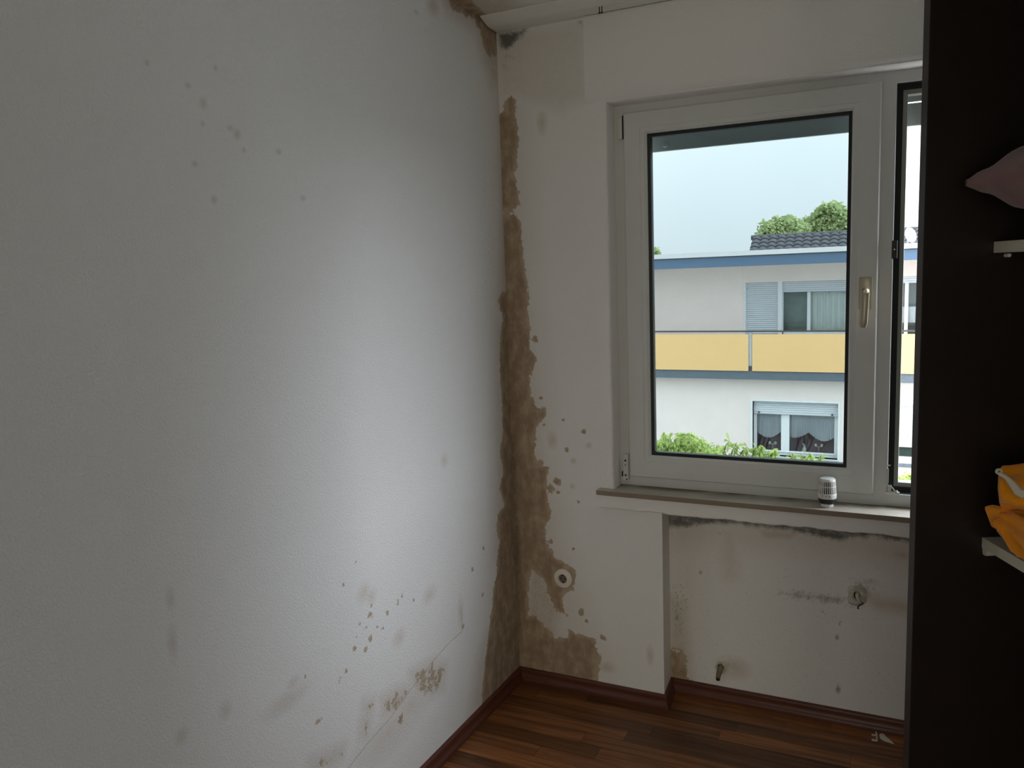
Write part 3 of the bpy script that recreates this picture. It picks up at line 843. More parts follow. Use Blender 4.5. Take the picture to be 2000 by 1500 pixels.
# ================================================================== SMALL THINGS IN THE ROOM
# ---- socket
sc0 = on_y(1099.5, 1130, -0.004)
sk = empty('wall_socket', (sc0[0], 0, sc0[2]), label='round white power socket on the brown water stain beside the corner', cat='socket')
MB().lathe([(0.0375, -0.002), (0.0375, 0.003), (0.036, 0.006), (0.030, 0.0085), (0.0185, 0.0095), (0.0175, 0.008), (0.0165, 0.002)], 40, (0, 0, 0), 'y', True, False).build('cover_plate', 'socket', sk, smooth=True)
# the well of the socket
MB().lathe([(0.0005, 0.002), (0.0168, 0.002), (0.0168, 0.0035), (0.0005, 0.0035)], 32, (0, 0, 0), 'y', False, False).build('socket_well', simple('grey_socket_well', (0.16, 0.125, 0.10), 0.5), sk)
for dx in (-0.0095, 0.0095):
    MB().lathe([(0.0026, 0.003), (0.0026, 0.0039)], 12, (dx * 0.8, 0, -0.001), 'y').build('pin_hole', 'dark_hole', sk)
for dz in (-0.016, 0.016):
    MB().box(-0.003, 0.003, -0.0085, 0.0, dz * 0.86 - 0.002, dz * 0.86 + 0.002).build('earth_clip', 'black', sk)

# ---- thermostat head on the window board
tb = on_z(1615.5, 989, SZ)
th = empty('radiator_thermostat', (tb[0], tb[1], SZ), label='white radiator thermostat head with slotted cap standing on the window board', cat='thermostat')
MB().lathe([(0.017, 0), (0.0195, 0.002), (0.0195, 0.010), (0.019, 0.013)], 32).build('base_collar', 'white', th, smooth=True)
MB().lathe([(0.019, 0.0115), (0.023, 0.0125), (0.0285, 0.026), (0.029, 0.030)], 32).build('black_ring', 'black', th, smooth=True)
MB().lathe([(0.0285, 0.0295), (0.0292, 0.031), (0.0292, 0.046), (0.0285, 0.047), (0.024, 0.047)], 40).build('scale_ring', 'white', th, smooth=True)
MB().lathe([(0.0245, 0.046), (0.0218, 0.088)], 24).build('core', 'black', th, smooth=True)
NR = 26
rib = MB()
for i in range(NR):
    a = 2 * math.pi * i / NR
    ca, sa = math.cos(a), math.sin(a)
    def rp_(r_, t_, z_): return (r_ * ca - t_ * sa, r_ * sa + t_ * ca, z_)
    w_ = 0.0013
    prof_ = [(0.0286, 0.046), (0.0268, 0.070), (0.0252, 0.089)]
    vs_ = []
    for r_, z_ in prof_:
        vs_ += [rp_(r_, -w_, z_), rp_(r_, w_, z_), rp_(r_ - 0.005, w_, z_), rp_(r_ - 0.005, -w_, z_)]
    fs_ = []
    for k in range(2):
        for j in range(4):
            fs_.append((k * 4 + j, k * 4 + (j + 1) % 4, k * 4 + 4 + (j + 1) % 4, k * 4 + 4 + j))
    rib.add(vs_, fs_)
rib.build('rib_cage', 'white', th)
MB().lathe([(0.0262, 0.0685), (0.0272, 0.0685), (0.0270, 0.0715), (0.0258, 0.0715)], 40, cap0=False, cap1=False).build('middle_band', 'white', th)
MB().lathe([(0.0246, 0.0865), (0.0256, 0.0865), (0.0252, 0.0915), (0.0236, 0.0945), (0.021, 0.096)], 40).build('cap', 'white', th, smooth=True)
mk = MB()
for i, a in enumerate((-2.0, -1.62, -1.25)):
    ca, sa = math.cos(a), math.sin(a)
    t_ = 0.0008
    mk.add([(0.0293 * ca + t_ * sa * k1, 0.0293 * sa - t_ * ca * k1, 0.044 - 0.006 * k2 + 0) for k1, k2 in ((-1.6, 0), (1.6, 0), (0.9, 1), (-0.9, 1))], [(0, 1, 2, 3)])
mk.build('scale_mark', 'black', th)

# ---- curtain rail under the ceiling
cr0 = on_y(976, 64, 0)[0]
cr_ = empty('curtain_rail', (cr0, 0, H), label='white flat curtain rail along the ceiling above the window', cat='curtain rail')
RZ = -0.026
RL = RX - cr0 - 0.05
rb_ = MB()
pf = [(0, 0), (-0.135, 0), (-0.135, -0.003), (-0.085, RZ + 0.006), (-0.071, RZ + 0.003), (-0.071, RZ + 0.012), (-0.067, RZ + 0.012), (-0.067, RZ + 0.003), (-0.0170, RZ), (-0.0170, RZ + 0.012), (-0.0120, RZ + 0.012), (-0.0120, RZ), (0, RZ)]
vs_ = [(x, y, z) for x in (0, RL) for y, z in pf]
n = len(pf)
fs_ = [(i, (i + 1) % n, n + (i + 1) % n, n + i) for i in range(n)]
rb_.add(vs_, fs_).build('rail', 'ceiling', cr_)
MB().add([(x, y, z) for x in (-0.006, 0.0) for y, z in ((0, 0), (-0.137, 0), (-0.137, -0.004), (-0.085, RZ + 0.004), (0, RZ - 0.002))], [(0, 1, 2, 3, 4), (9, 8, 7, 6, 5)] + [(i, i + 5, (i + 1) % 5 + 5, (i + 1) % 5) for i in range(5)]).build('end_cap', 'ceiling', cr_)
for px_ in (1164, 1170):
    p = on_z(px_, 10, H + RZ)
    y_ = -0.069
    g = MB().box(-0.0015, 0.0015, y_ - 0.001, y_ + 0.001, RZ - 0.016, RZ + 0.004).box(-0.004, 0.004, y_ - 0.002, y_ + 0.002, RZ - 0.018, RZ - 0.015)
    g.build('glider', 'black', cr_).location = (p[0] - cr0, 0, 0)

# ---- remains of the radiator fixing in the niche
def crumb(name, c, r, mat, parent, seed, sq=(1, 1, 1), sub=3):
    bm = bmesh.new(); bmesh.ops.create_icosphere(bm, subdivisions=sub, radius=1)
    rr = random.Random(seed); ph = [rr.uniform(0, 6.28) for _ in range(6)]
    for v in bm.verts:
        q = v.co.copy()
        k = 1 + 0.16 * math.sin(4 * q.x + ph[0]) * math.sin(5 * q.z + ph[1]) + 0.10 * math.sin(9 * q.y + ph[2] + 7 * q.x) + 0.05 * rr.uniform(-1, 1)
        v.co = Vector((c[0] + q.x * r * sq[0] * k, c[1] + q.y * r * sq[1] * k, c[2] + q.z * r * sq[2] * k))
    bm.verts.index_update()
    o = obj_from(name, [v.co[:] for v in bm.verts], [[v.index for v in f.verts] for f in bm.faces], mat, parent, True); bm.free(); return o


p1 = on_y(1674, 1160, ND)
pb = empty('pipe_stub', (p1[0], ND, p1[2]), label='broken plaster collar with capped pipe stub high in the niche', cat='pipe stub')
# ring of broken plaster
vs_, fs_ = [], []
rr = random.Random(11); nn = 20
for ring, (r_, y_) in enumerate(((0.034, 0.0005), (0.027, -0.010), (0.019, -0.014), (0.012, -0.006), (0.010, 0.012))):
    for i in range(nn):
        a = 2 * math.pi * i / nn
        k = 1 + rr.uniform(-0.16, 0.16) * (ring < 4)
        vs_.append((r_ * k * math.cos(a) * 0.9, y_ + rr.uniform(-0.002, 0.002) * (0 < ring < 4), r_ * k * math.sin(a) * 1.15 - 0.004))
for ring in range(4):
    for i in range(nn):
        fs_.append((ring * nn + i, ring * nn + (i + 1) % nn, (ring + 1) * nn + (i + 1) % nn, (ring + 1) * nn + i))
obj_from('plaster_collar', vs_, fs_, 'plaster', pb, True)
MB().lathe([(0.0005, 0.003), (0.0125, 0.003), (0.0125, 0.0015)], 14, (0, 0, -0.004), 'y', False, False).build('pipe_mouth', 'dark_hole', pb)
MB().tube([(0.001, -0.002, 0.004), (0.002, -0.018, 0.002), (0.004, -0.024, -0.008), (0.010, -0.024, -0.018)], [0.006, 0.007, 0.006, 0.0045], 10).build('pipe', 'plaster', pb, smooth=True)
crumb('plaster_lump', (-0.012, -0.003, -0.026), 0.016, 'plaster', pb, 2, (1.1, 0.6, 0.9))
crumb('plaster_lump', (0.018, -0.003, 0.014), 0.011, 'plaster', pb, 4, (1.0, 0.6, 1.1))
MB().tube([(0.012, -0.010, -0.020), (0.022, -0.014, -0.026), (0.008, -0.012, -0.036), (0.004, -0.010, -0.042)], 0.0022, 6).build('wire', 'dark_hole', pb)
MB().lathe([(0.0028, -0.001), (0.0028, 0.003)], 10, (0.004, 0, -0.050), 'y').build('screw_hole', 'dark_hole', pb)

p2 = on_y(1408, 1305, ND)
pl = empty('pipe_stub', (p2[0], ND, p2[2]), label='corroded pipe stub bent downwards just above the skirting in the niche', cat='pipe stub')
vs_, fs_ = [], []
for ring, (r_, y_) in enumerate(((0.024, 0.0005), (0.019, -0.006), (0.013, -0.004), (0.010, 0.012))):
    for i in range(nn):
        a = 2 * math.pi * i / nn
        k = 1 + rr.uniform(-0.15, 0.15) * (ring < 3)
        vs_.append((r_ * k * math.cos(a) * 0.85, y_, r_ * k * math.sin(a) * 1.2 + 0.004))
for ring in range(3):
    for i in range(nn):
        fs_.append((ring * nn + i, ring * nn + (i + 1) % nn, (ring + 1) * nn + (i + 1) % nn, (ring + 1) * nn + i))
obj_from('plaster_collar', vs_, fs_, 'plaster', pl, True)
MB().lathe([(0.0005, 0.002), (0.0125, 0.002), (0.0125, 0.001)], 14, (0, 0, 0.004), 'y', False, False).build('pipe_mouth', 'dark_hole', pl)
MB().tube([(0.004, 0.0, 0.010), (0.002, -0.016, 0.006), (-0.003, -0.022, -0.012), (-0.006, -0.022, -0.030)], [0.009, 0.010, 0.0095, 0.008], 12).build('pipe', 'brass', pl, smooth=True)
MB().lathe([(0.007, -0.038), (0.008, -0.030), (0.008, -0.026)], 12, (-0.006, -0.022, 0)).build('plug', 'dark_hole', pl)

# ---- white scraps on the floor
def scrap(name, pts, label, z=0.0006, t=0.0009):
    q = [on_z(px_, py_, z) for px_, py_ in pts]
    c = np.mean(q, 0)
    n = len(q)
    vs = [(a[0] - c[0], a[1] - c[1], 0) for a in q] + [(a[0] - c[0], a[1] - c[1], t) for a in q]
    fs = [tuple(range(n))[::-1], tuple(range(n, 2 * n))] + [(i, (i + 1) % n, n + (i + 1) % n, n + i) for i in range(n)]
    o = MB().add(vs, fs).build(name, 'scrap', label=label, cat='scrap'); o.location = (c[0], c[1], z - 0.0004)
    return o


S = lambda x, y: (1660 + x / 10.714, 1360 + y / 10.714)
scrap('paint_scrap', [S(615, 810), S(640, 780), S(680, 775), S(720, 800), S(760, 850), S(840, 910), S(925, 1000), S(900, 995), S(830, 970), S(740, 945), S(660, 905), S(630, 870)], 'drop-shaped white scrap lying on the floor beside the wardrobe')
scrap('paint_scrap', [S(450, 785), S(520, 800), S(545, 795), S(525, 730), S(550, 740), S(575, 785), S(580, 945), S(480, 935), S(445, 905), S(470, 890), S(545, 905), S(548, 830), S(460, 825)], 'small fork-shaped white scrap on the floor left of the drop-shaped one')

# ================================================================== WARDROBE (stands askew, front open)
vd = ROT @ np.array([(1040 - 1000) / F_PX, -(536 - 750) / F_PX, -1.0]); vd[2] = 0; vd /= np.linalg.norm(vd)
FW = Vector(vd)                                    # along the wardrobe front, away from the camera
RT = Vector((FW.y, -FW.x, 0))                      # into the wardrobe
DEP = 1.50
dd = ray(1797, 300); dd = dd / abs(dd @ vd); 
A = Vector(CAM + dd * DEP)                         # far front edge of the far side panel
ang = math.atan2(RT.y, RT.x)
wd = empty('wardrobe', (A.x, A.y, 0), (0, 0, ang), label='tall dark brown open wardrobe standing askew in front of the window', cat='wardrobe')
# local axes: +x into the wardrobe, +y away from the camera
TP, WD_, WH, WL = 0.022, 0.66, 2.32, 2.0
MB().box(0.0012, WD_, -TP, 0, 0, WH).build('side_panel', 'wardrobe', wd)
MB().box(0, 0.0012, -TP, 0, 0, WH).build('edge_band', 'wardrobe_edge', wd)
MB().box(0.0, WD_, -WL, -WL + TP, 0, WH).build('side_panel', 'wardrobe', wd)
MB().box(WD_ - 0.006, WD_, -WL + TP, -TP, 0.06, WH - TP).build('back_panel', 'wardrobe', wd)
MB().box(0.0, WD_ - 0.006, -WL + TP, -TP, WH - TP, WH).build('top_panel', 'wardrobe', wd)
MB().box(0.0, WD_ - 0.006, -WL + TP, -TP, 0.06, 0.06 + TP).build('bottom_panel', 'wardrobe', wd)
MB().box(0.04, 0.056, -WL + TP, -TP, 0.0, 0.06).build('plinth', 'wardrobe', wd)
inv = wd.matrix_basis.inverted()


def w_local(px_, py_, ax, v):
    """pixel -> wardrobe-local point on local plane axis=v"""
    c = inv @ Vector(CAM); d = inv.to_3x3() @ Vector(ray(px_, py_))
    return c + d * ((v - c[ax]) / d[ax])


ul = w_local(1929, 472.5, 1, -TP); ll = w_local(1928, 1048.5, 1, -TP)
TS = 0.0195
SHX = (ul.x + ll.x) / 2
SW = 0.95
for zt in (ul.z, ll.z):
    sh = MB().box(SHX, WD_ - 0.006, -TP - SW, -TP - 0.001, zt - TS, zt, 0.0008).build('shelf', 'shelf', wd)
    if zt == ll.z:
        MB().add([(SHX + 0.001, -TP - 0.001, zt - TS), (SHX + 0.001, -TP - 0.018, zt - TS), (SHX + 0.001, -TP - 0.013, zt - TS - 0.012), (SHX + 0.001, -TP - 0.004, zt - TS - 0.012),
                  (SHX + 0.02, -TP - 0.001, zt - TS), (SHX + 0.02, -TP - 0.018, zt - TS), (SHX + 0.02, -TP - 0.013, zt - TS - 0.012), (SHX + 0.02, -TP - 0.004, zt - TS - 0.012)],
                 [(0, 1, 2, 3), (7, 6, 5, 4), (0, 4, 5, 1), (1, 5, 6, 2), (2, 6, 7, 3), (3, 7, 4, 0)]).build('shelf_support', 'shelf', sh)
    else:
        MB().lathe([(0.0035, 0), (0.0035, 0.012), (0.002, 0.014)], 10, (SHX + 0.022, -TP, zt - TS - 0.005), 'y').build('shelf_support', 'white', sh)
MB().box(0.05, WD_ - 0.006, -TP - SW - 0.019, -TP - SW, 0.06 + TP, WH - TP).build('divider', 'wardrobe', wd)


# ---- mauve cushion on the upper shelf
def cloth_mat(name, c0, c1, scale, bump, sheen=0.3):
    m, nt, b = new_mat(name)
    N, K = nt.nodes.new, nt.links.new
    tc = N('ShaderNodeTexCoord')
    n = N('ShaderNodeTexNoise'); n.inputs['Scale'].default_value = scale; n.inputs['Detail'].default_value = 4; K(tc.outputs['Object'], n.inputs['Vector'])
    mx = N('ShaderNodeMix'); mx.data_type = 'RGBA'; mx.inputs['A'].default_value = (*c0, 1); mx.inputs['B'].default_value = (*c1, 1); K(n.outputs['Fac'], mx.inputs['Factor'])
    K(mx.outputs['Result'], b.inputs['Base Color'])
    n2 = N('ShaderNodeTexNoise'); n2.inputs['Scale'].default_value = 420; K(tc.outputs['Object'], n2.inputs['Vector'])
    bp = N('ShaderNodeBump'); bp.inputs['Strength'].default_value = bump; bp.inputs['Distance'].default_value = 0.002; K(n2.outputs['Fac'], bp.inputs['Height']); K(bp.outputs[0], b.inputs['Normal'])
    b.inputs['Roughness'].default_value = 0.95; b.inputs['Sheen Weight'].default_value = sheen; b.inputs['Specular IOR Level'].default_value = 0.1
    return m


M['mauve'] = cloth_mat('mauve_velour', (0.16, 0.080, 0.085), (0.23, 0.125, 0.125), 20, 0.5)
M['orange'] = cloth_mat('orange_fleece', (0.62, 0.185, 0.006), (0.88, 0.36, 0.012), 12, 0.6)
M['strap'] = simple('grey_ribbon', (0.55, 0.50, 0.42), 0.6)

tipl = w_local(1889, 357, 1, -TP - 0.035)
pl_half = 0.205
pth = tipl.z - ul.z
px0 = tipl.x - 0.003
vs_, fs_ = [], []
NP = 48
for side in (1, -1):
    for i in range(NP + 1):
        for j in range(NP + 1):
            u = -1 + 2 * i / NP; v = -1 + 2 * j / NP
            rr_ = min(1.0, (abs(u) ** 24 + abs(v) ** 24) ** (1 / 24))
            bulge = 0.62 * (1 - rr_ ** 2.2) ** 0.7 + 0.38 * (1 - rr_ ** 2) ** 3
            # sides pull in between the corners
            x = u * (1 - 0.03 * (1 - v * v)); y = v * (1 - 0.03 * (1 - u * u))
            wr = 0.006 * math.sin(9 * (u - v) + 3 * math.sin(3 * v)) * (1 - bulge) * bulge * 4
            z = side * (0.105 * bulge + wr * (bulge > 0.02)) + 0.006 * side
            vs_.append((px0 + pl_half * (1 + x), -TP - 0.035 - pl_half * (1 - y), pth + z * (pth / 0.108) + ul.z))
def vid(s, i, j): return s * (NP + 1) ** 2 + i * (NP + 1) + j
for s in range(2):
    for i in range(NP):
        for j in range(NP):
            q = (vid(s, i, j), vid(s, i + 1, j), vid(s, i + 1, j + 1), vid(s, i, j + 1))
            fs_.append(q if s == 0 else q[::-1])
rim_ = [(i, 0) for i in range(NP)] + [(NP, j) for j in range(NP)] + [(i, NP) for i in range(NP, 0, -1)] + [(0, j) for j in range(NP, 0, -1)]
for k in range(len(rim_)):
    a, c = rim_[k], rim_[(k + 1) % len(rim_)]
    fs_.append((vid(0, *a), vid(1, *a), vid(1, *c), vid(0, *c)))
cen = Vector((px0 + pl_half, -TP - 0.035 - pl_half, ul.z))
cu = obj_from('cushion', [Vector(v) - cen for v in vs_], fs_, 'mauve', None, True, label='mauve velour cushion with a pointed corner on the upper wardrobe shelf', cat='cushion')
cu.matrix_world = wd.matrix_basis @ Matrix.Translation(cen)

# ---- orange blanket crumpled on the lower shelf
def fold(name, pts, radii, parent, seed, nseg=60, nring=56, flat=1.0, ridge=0.10):
    """rolled fold of cloth: swept loop with wavy radius"""
    rr = random.Random(seed); ph = [rr.uniform(0, 6.28) for _ in range(8)]
    P = [Vector(p) for p in pts]
    vs, fs = [], []
    for k in range(nseg + 1):
        t = k / nseg * (len(P) - 1); i = min(int(t), len(P) - 2); f = t - i
        p0_, p1_, p2_, p3_ = P[max(i - 1, 0)], P[i], P[i + 1], P[min(i + 2, len(P) - 1)]
        c = 0.5 * ((2 * p1_) + (p2_ - p0_) * f + (2 * p0_ - 5 * p1_ + 4 * p2_ - p3_) * f * f + (3 * p1_ - p0_ - 3 * p2_ + p3_) * f ** 3)
        tg = ((p2_ - p0_) * (1 - f) + (p3_ - p1_) * f).normalized()
        r0 = radii[i] * (1 - f) + radii[i + 1] * f
        u = tg.cross(Vector((0, 0, 1)))
        u = u.normalized() if u.length > 1e-3 else Vector((1, 0, 0))
        w = u.cross(tg).normalized()
        endk = math.sqrt(max(0.0, 1 - (1 - min(k, nseg - k) / 5.0) ** 2)) if min(k, nseg - k) < 5 else 1.0
        for j in range(nring):
            a = 2 * math.pi * j / nring
            s_ = k / nseg
            rad = r0 * endk * (1 + 0.13 * math.sin(3 * a + 6 * s_ + ph[0]) + 0.10 * math.sin(6 * a - 9 * s_ + ph[1]) - ridge * abs(math.sin(3.5 * a + 7 * s_ + ph[4])) + 0.06 * math.sin(2 * a + 14 * s_ + ph[2]) + 0.03 * math.sin(9 * a + 11 * s_ + ph[3]))
            vs.append(c + u * (math.cos(a) * rad) + w * (math.sin(a) * rad * flat))
    for k in range(nseg):
        for j in range(nring):
            fs.append((k * nring + j, k * nring + (j + 1) % nring, (k + 1) * nring + (j + 1) % nring, (k + 1) * nring + j))
    fs.append(tuple(range(nring))[::-1]); fs.append(tuple(nseg * nring + j for j in range(nring)))
    return obj_from(name, vs, fs, 'orange', parent, True)


bl = empty('blanket', (A.x, A.y, 0), (0, 0, ang), label='crumpled orange fleece blanket on the lower wardrobe shelf', cat='blanket')
def wl_(px_, py_, y): return w_local(px_, py_, 1, y)
# top roll: its rounded end shows at the left, the roll runs to the right and back
a_ = wl_(1962, 957, -TP - 0.10); 
fold('top_fold', [a_ + Vector((-0.005, 0.012, 0.0)), a_ + Vector((0.05, -0.02, 0.004)), a_ + Vector((0.14, -0.10, 0.016)), a_ + Vector((0.25, -0.24, 0.02))], [0.036, 0.041, 0.055, 0.06], bl, 1)
b_ = wl_(1972, 1012, -TP - 0.08)
fold('lower_fold', [b_ + Vector((0.0, 0.02, -0.004)), b_ + Vector((0.06, -0.02, -0.004)), b_ + Vector((0.16, -0.10, -0.004)), b_ + Vector((0.26, -0.22, -0.004))], [0.026, 0.034, 0.04, 0.04], bl, 5, flat=0.85, ridge=0.22)
c_ = wl_(1992, 1040, -TP - 0.12)
fold('hanging_fold', [c_ + Vector((-0.012, 0.03, 0.018)), c_ + Vector((0.000, -0.03, -0.004)), c_ + Vector((0.006, -0.10, -0.020)), c_ + Vector((0.02, -0.20, -0.03))], [0.022, 0.034, 0.040, 0.042], bl, 9, flat=0.9, ridge=0.30)
d_ = wl_(1930, 1010, -TP - 0.07)
# stiff folded corner sticking out to the left
qp = [wl_(1917, 987, -TP - 0.07), wl_(1934, 1032, -TP - 0.07), wl_(1952, 1030, -TP - 0.07), wl_(1966, 1005, -TP - 0.08), wl_(1955, 988, -TP - 0.08), wl_(1934, 984, -TP - 0.07)]
vs_ = [q for q in qp] + [q + Vector((0.012, -0.028, 0.0)) for q in qp]
fs_ = [tuple(range(6)), tuple(range(11, 5, -1))] + [(i, i + 6, (i + 1) % 6 + 6, (i + 1) % 6) for i in range(6)]
fc = MB().add(vs_, fs_).build('folded_corner', 'orange', bl)
bv = fc.modifiers.new('bevel', 'BEVEL'); bv.width = 0.006; bv.segments = 3
e_ = wl_(1951, 921, -TP - 0.145); f_ = wl_(1975, 943, -TP - 0.15); g_ = wl_(2000, 965, -TP - 0.16)
sp_ = MB().tube([e_ + Vector((0, 0, -0.002)), e_ * 0.5 + f_ * 0.5 + Vector((0, -0.004, 0.0)), f_, f_ * 0.5 + g_ * 0.5 + Vector((0, -0.002, -0.004)), g_], [0.0035, 0.004, 0.006, 0.008, 0.009], 8)
sp_.build('ribbon', 'strap', bl, smooth=True)
MB().lathe([(0.0022, -0.002), (0.0052, -0.002), (0.0052, 0.002), (0.0022, 0.002), (0.0022, -0.002)], 16, tuple(e_), 'y', False, False).build('eyelet', 'strap', bl)

# ================================================================== OUTSIDE
YL, YB, YU, YE = 18.0, 17.7, 18.9, 17.75     # lower wall, balcony front, upper wall, roof edge
GZ_ = -4.9
M['ground'] = simple('pale_bounce_ground', (0.46, 0.45, 0.42), 0.95, 0.1, var=0.1, vscale=2)  # unseen ground, coloured pale to bounce light onto the house front
MB().box(-300, 300, 0.35, 400, GZ_ - 0.3, GZ_).build('ground', 'ground', kind='structure')
M['render'] = simple('cream_render', (0.87, 0.768, 0.725), 0.95, 0.15, bump=0.8, bscale=45, var=0.06, vscale=3)
M['blue'] = simple('blue_grey_fascia', (0.095, 0.155, 0.24), 0.6, 0.4)
M['edge'] = simple('light_roof_edging', (0.62, 0.62, 0.62), 0.4, 0.5)
M['slab'] = simple('grey_concrete', (0.135, 0.165, 0.195), 0.9, 0.2, bump=0.8, bscale=30, var=0.3, vscale=14)
M['yellow'] = simple('ochre_panel', (0.82, 0.53, 0.24), 0.6, 0.3, var=0.04, vscale=0.6)
M['post'] = simple('galvanised_post', (0.60, 0.63, 0.65), 0.5, 0.4)
M['slat_grey'] = simple('pale_grey_shutter', (0.66, 0.70, 0.74), 0.5, 0.4)
M['hwhite'] = simple('house_window_white', (0.80, 0.83, 0.85), 0.4, 0.5)
M['rail'] = simple('dark_rail', (0.07, 0.065, 0.06), 0.5, 0.4)
M['curtain'] = simple('net_curtain', (0.90, 0.93, 0.90), 0.9, 0.1)
M['valance'] = simple('lilac_net_curtain', (0.72, 0.72, 0.80), 0.9, 0.1, var=0.15, vscale=3)
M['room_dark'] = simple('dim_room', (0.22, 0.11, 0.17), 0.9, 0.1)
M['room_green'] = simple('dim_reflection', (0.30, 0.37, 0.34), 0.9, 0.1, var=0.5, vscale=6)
M['tile'] = simple('grey_roof_tile', (0.085, 0.085, 0.095), 0.75, 0.3, var=0.35, vscale=7)
M['dish'] = simple('white_dish', (0.82, 0.84, 0.86), 0.5, 0.4)

HX0, HX1 = on_y(700, 600, YL)[0], on_y(2900, 600, YL)[0]


def hx(px_, py_, y): return on_y(px_, py_, y)[0]
def hz(px_, py_, y): return on_y(px_, py_, y)[2]


ho = empty('neighbour_house', (on_y(1466, 700, YL)[0], YL, GZ_), label='cream flat-roofed house with blue roof edge and ochre balcony', cat='house')
OFF = Vector((-ho.location.x, -ho.location.y, -ho.location.z))


def hbox(name, x0, x1, y0, y1, z0, z1, mat, parent=ho, bev=0.0, **kw):
    o = MB().box(min(x0, x1), max(x0, x1), min(y0, y1), max(y0, y1), min(z0, z1), max(z0, z1), bev).build(name, mat, parent, **kw)
    if parent is ho: o.location = OFF
    return o


zfw = hz(1466, 489, YE); zfm = hz(1466, 498.5, YE); zfb = hz(1466, 519.5, YE)
zsl1, zsl0 = hz(1560, 727.5, YB), hz(1560, 743.5, YB)
zp1, zp0 = hz(1560, 650.5, YB), hz(1560, 727.0, YB)
# wall faces with real openings are built as boxes around them
lw = dict(x0=hx(1470, 840, YL), x1=hx(1636.5, 840, YL), z1=hz(1553, 785.5, YL), z0=hz(1553, 893, YL))      # lower window
lr = dict(x0=hx(1742, 840, YL), x1=hx(1860, 840, YL), z1=hz(1770, 790.5, YL), z0=hz(1770, 905, YL))        # lower window behind the second light
uw = dict(x0=hx(1453, 600, YU), x1=hx(1668, 600, YU), z1=hz(1560, 549.5, YU), z0=zsl1 + 0.05)              # balcony door and window
ur = dict(x0=hx(1735, 600, YU), x1=hx(1880, 600, YU), z1=hz(1770, 540, YU), z0=hz(1770, 640, YU) - 0.3)


def wall_with(name, x0, x1, y0, y1, z0, z1, holes):
    holes = sorted(holes, key=lambda h: h['x0'])
    b = MB(); x = x0
    for h in holes:
        b.box(x, h['x0'], y0, y1, z0, z1)
        b.box(h['x0'], h['x1'], y0, y1, h['z1'], z1); b.box(h['x0'], h['x1'], y0, y1, z0, h['z0'])
        x = h['x1']
    b.box(x, x1, y0, y1, z0, z1)
    o = b.build(name, 'render', ho); o.location = OFF; return o


wall_with('lower_wall', HX0, HX1, YL, YL + 0.35, GZ_, zsl0 + 0.02, [lw, lr])
wall_with('upper_wall', HX0, HX1, YU, YU + 0.35, zsl1 - 0.02, zfb + 0.1, [uw, ur])
hbox('rear_wall', HX0, HX1, YU + 3.5, YU + 3.8, GZ_, zfb, 'render')
hbox('end_wall', HX0 + 0.01, HX0 + 0.3, YL + 0.34, YU + 3.7, GZ_, zsl0 + 0.01, 'render')
hbox('end_wall', HX0 + 0.01, HX0 + 0.3, YU + 0.34, YU + 3.7, zsl0, zfb - 0.01, 'render')
hbox('end_wall', HX1 - 0.3, HX1 - 0.01, YL + 0.34, YU + 3.7, GZ_, zsl0 + 0.01, 'render')
hbox('end_wall', HX1 - 0.3, HX1 - 0.01, YU + 0.34, YU + 3.7, zsl0, zfb - 0.01, 'render')
hbox('balcony_slab', HX0, HX1, YB, YU + 0.1, zsl0, zsl1, 'slab')
hbox('roof_fascia', HX0, HX1, YE, YE + 0.1, zfb, zfm, 'blue')
hbox('roof_edging', HX0, HX1, YE - 0.05, YE + 0.15, zfm, zfw, 'edge')
hbox('edging_joint', HX0, HX1, YE - 0.01, YE + 0.02, zfm - 0.02, zfm + 0.005, 'rail')
hbox('roof_soffit', HX0, HX1, YE + 0.1, YU + 4.0, zfb, zfb + 0.06, 'edge')
hbox('roof_deck', HX0, HX1, YE + 0.1, YU + 4.0, zfm - 0.1, zfm, 'slab')
# balcony panels, posts and rail
pitch = hx(1466, 690, YB) - hx(1240, 690, YB)
gap = hx(1469.5, 690, YB) - hx(1462, 690, YB)
xs0 = hx(1465.7, 690, YB)
for k in range(int((HX0 - xs0) / pitch), int((HX1 - xs0) / pitch)):
    hbox('balcony_panel', xs0 + k * pitch + gap / 2, xs0 + (k + 1) * pitch - gap / 2, YB - 0.03, YB - 0.01, zp0 + 0.01, zp1 - 0.025, 'yellow')
    po = hbox('balcony_post', xs0 + k * pitch - gap * 0.28, xs0 + k * pitch + gap * 0.28, YB + 0.02, YB + 0.07, zp0 - 0.02, zp1 + 0.02, 'post')
    MB().box(xs0 + k * pitch - gap * 0.3, xs0 + k * pitch + gap * 0.3, YB + 0.0, YB + 0.02, zp0 + 0.01, zp0 + 0.13).build('bracket', 'rail', po)
zrl = hz(1560, 646.8, YB)
hbox('hand_rail', HX0, HX1, YB - 0.03, YB + 0.03, zrl - 0.018, zrl + 0.018, 'rail')


def hslats(parent, x0, x1, y, z0, z1, n):
    h = (z1 - z0) / n
    me = None
    for k in range(n):
        if me is None:
            pf_ = [(0.0, 0.0), (-0.014, h * 0.25), (-0.016, h * 0.5), (-0.012, h * 0.8), (0.002, h * 0.96), (0.012, h * 0.5)]
            vs = [(x, yy, zz) for x in (x0, x1) for yy, zz in pf_]
            m_ = len(pf_)
            fs = [(i, (i + 1) % m_, m_ + (i + 1) % m_, m_ + i) for i in range(m_)] + [tuple(range(m_))[::-1], tuple(range(m_, 2 * m_))]
            o = MB().add(vs, fs).build('shutter_slat', 'slat_grey', parent); me = o.data
        else:
            o = bpy.data.objects.new('shutter_slat', me); COL.objects.link(o); o.parent = parent
        o.location = Vector((0, y, z0 + k * h)) - Vector((0, 0, 0))


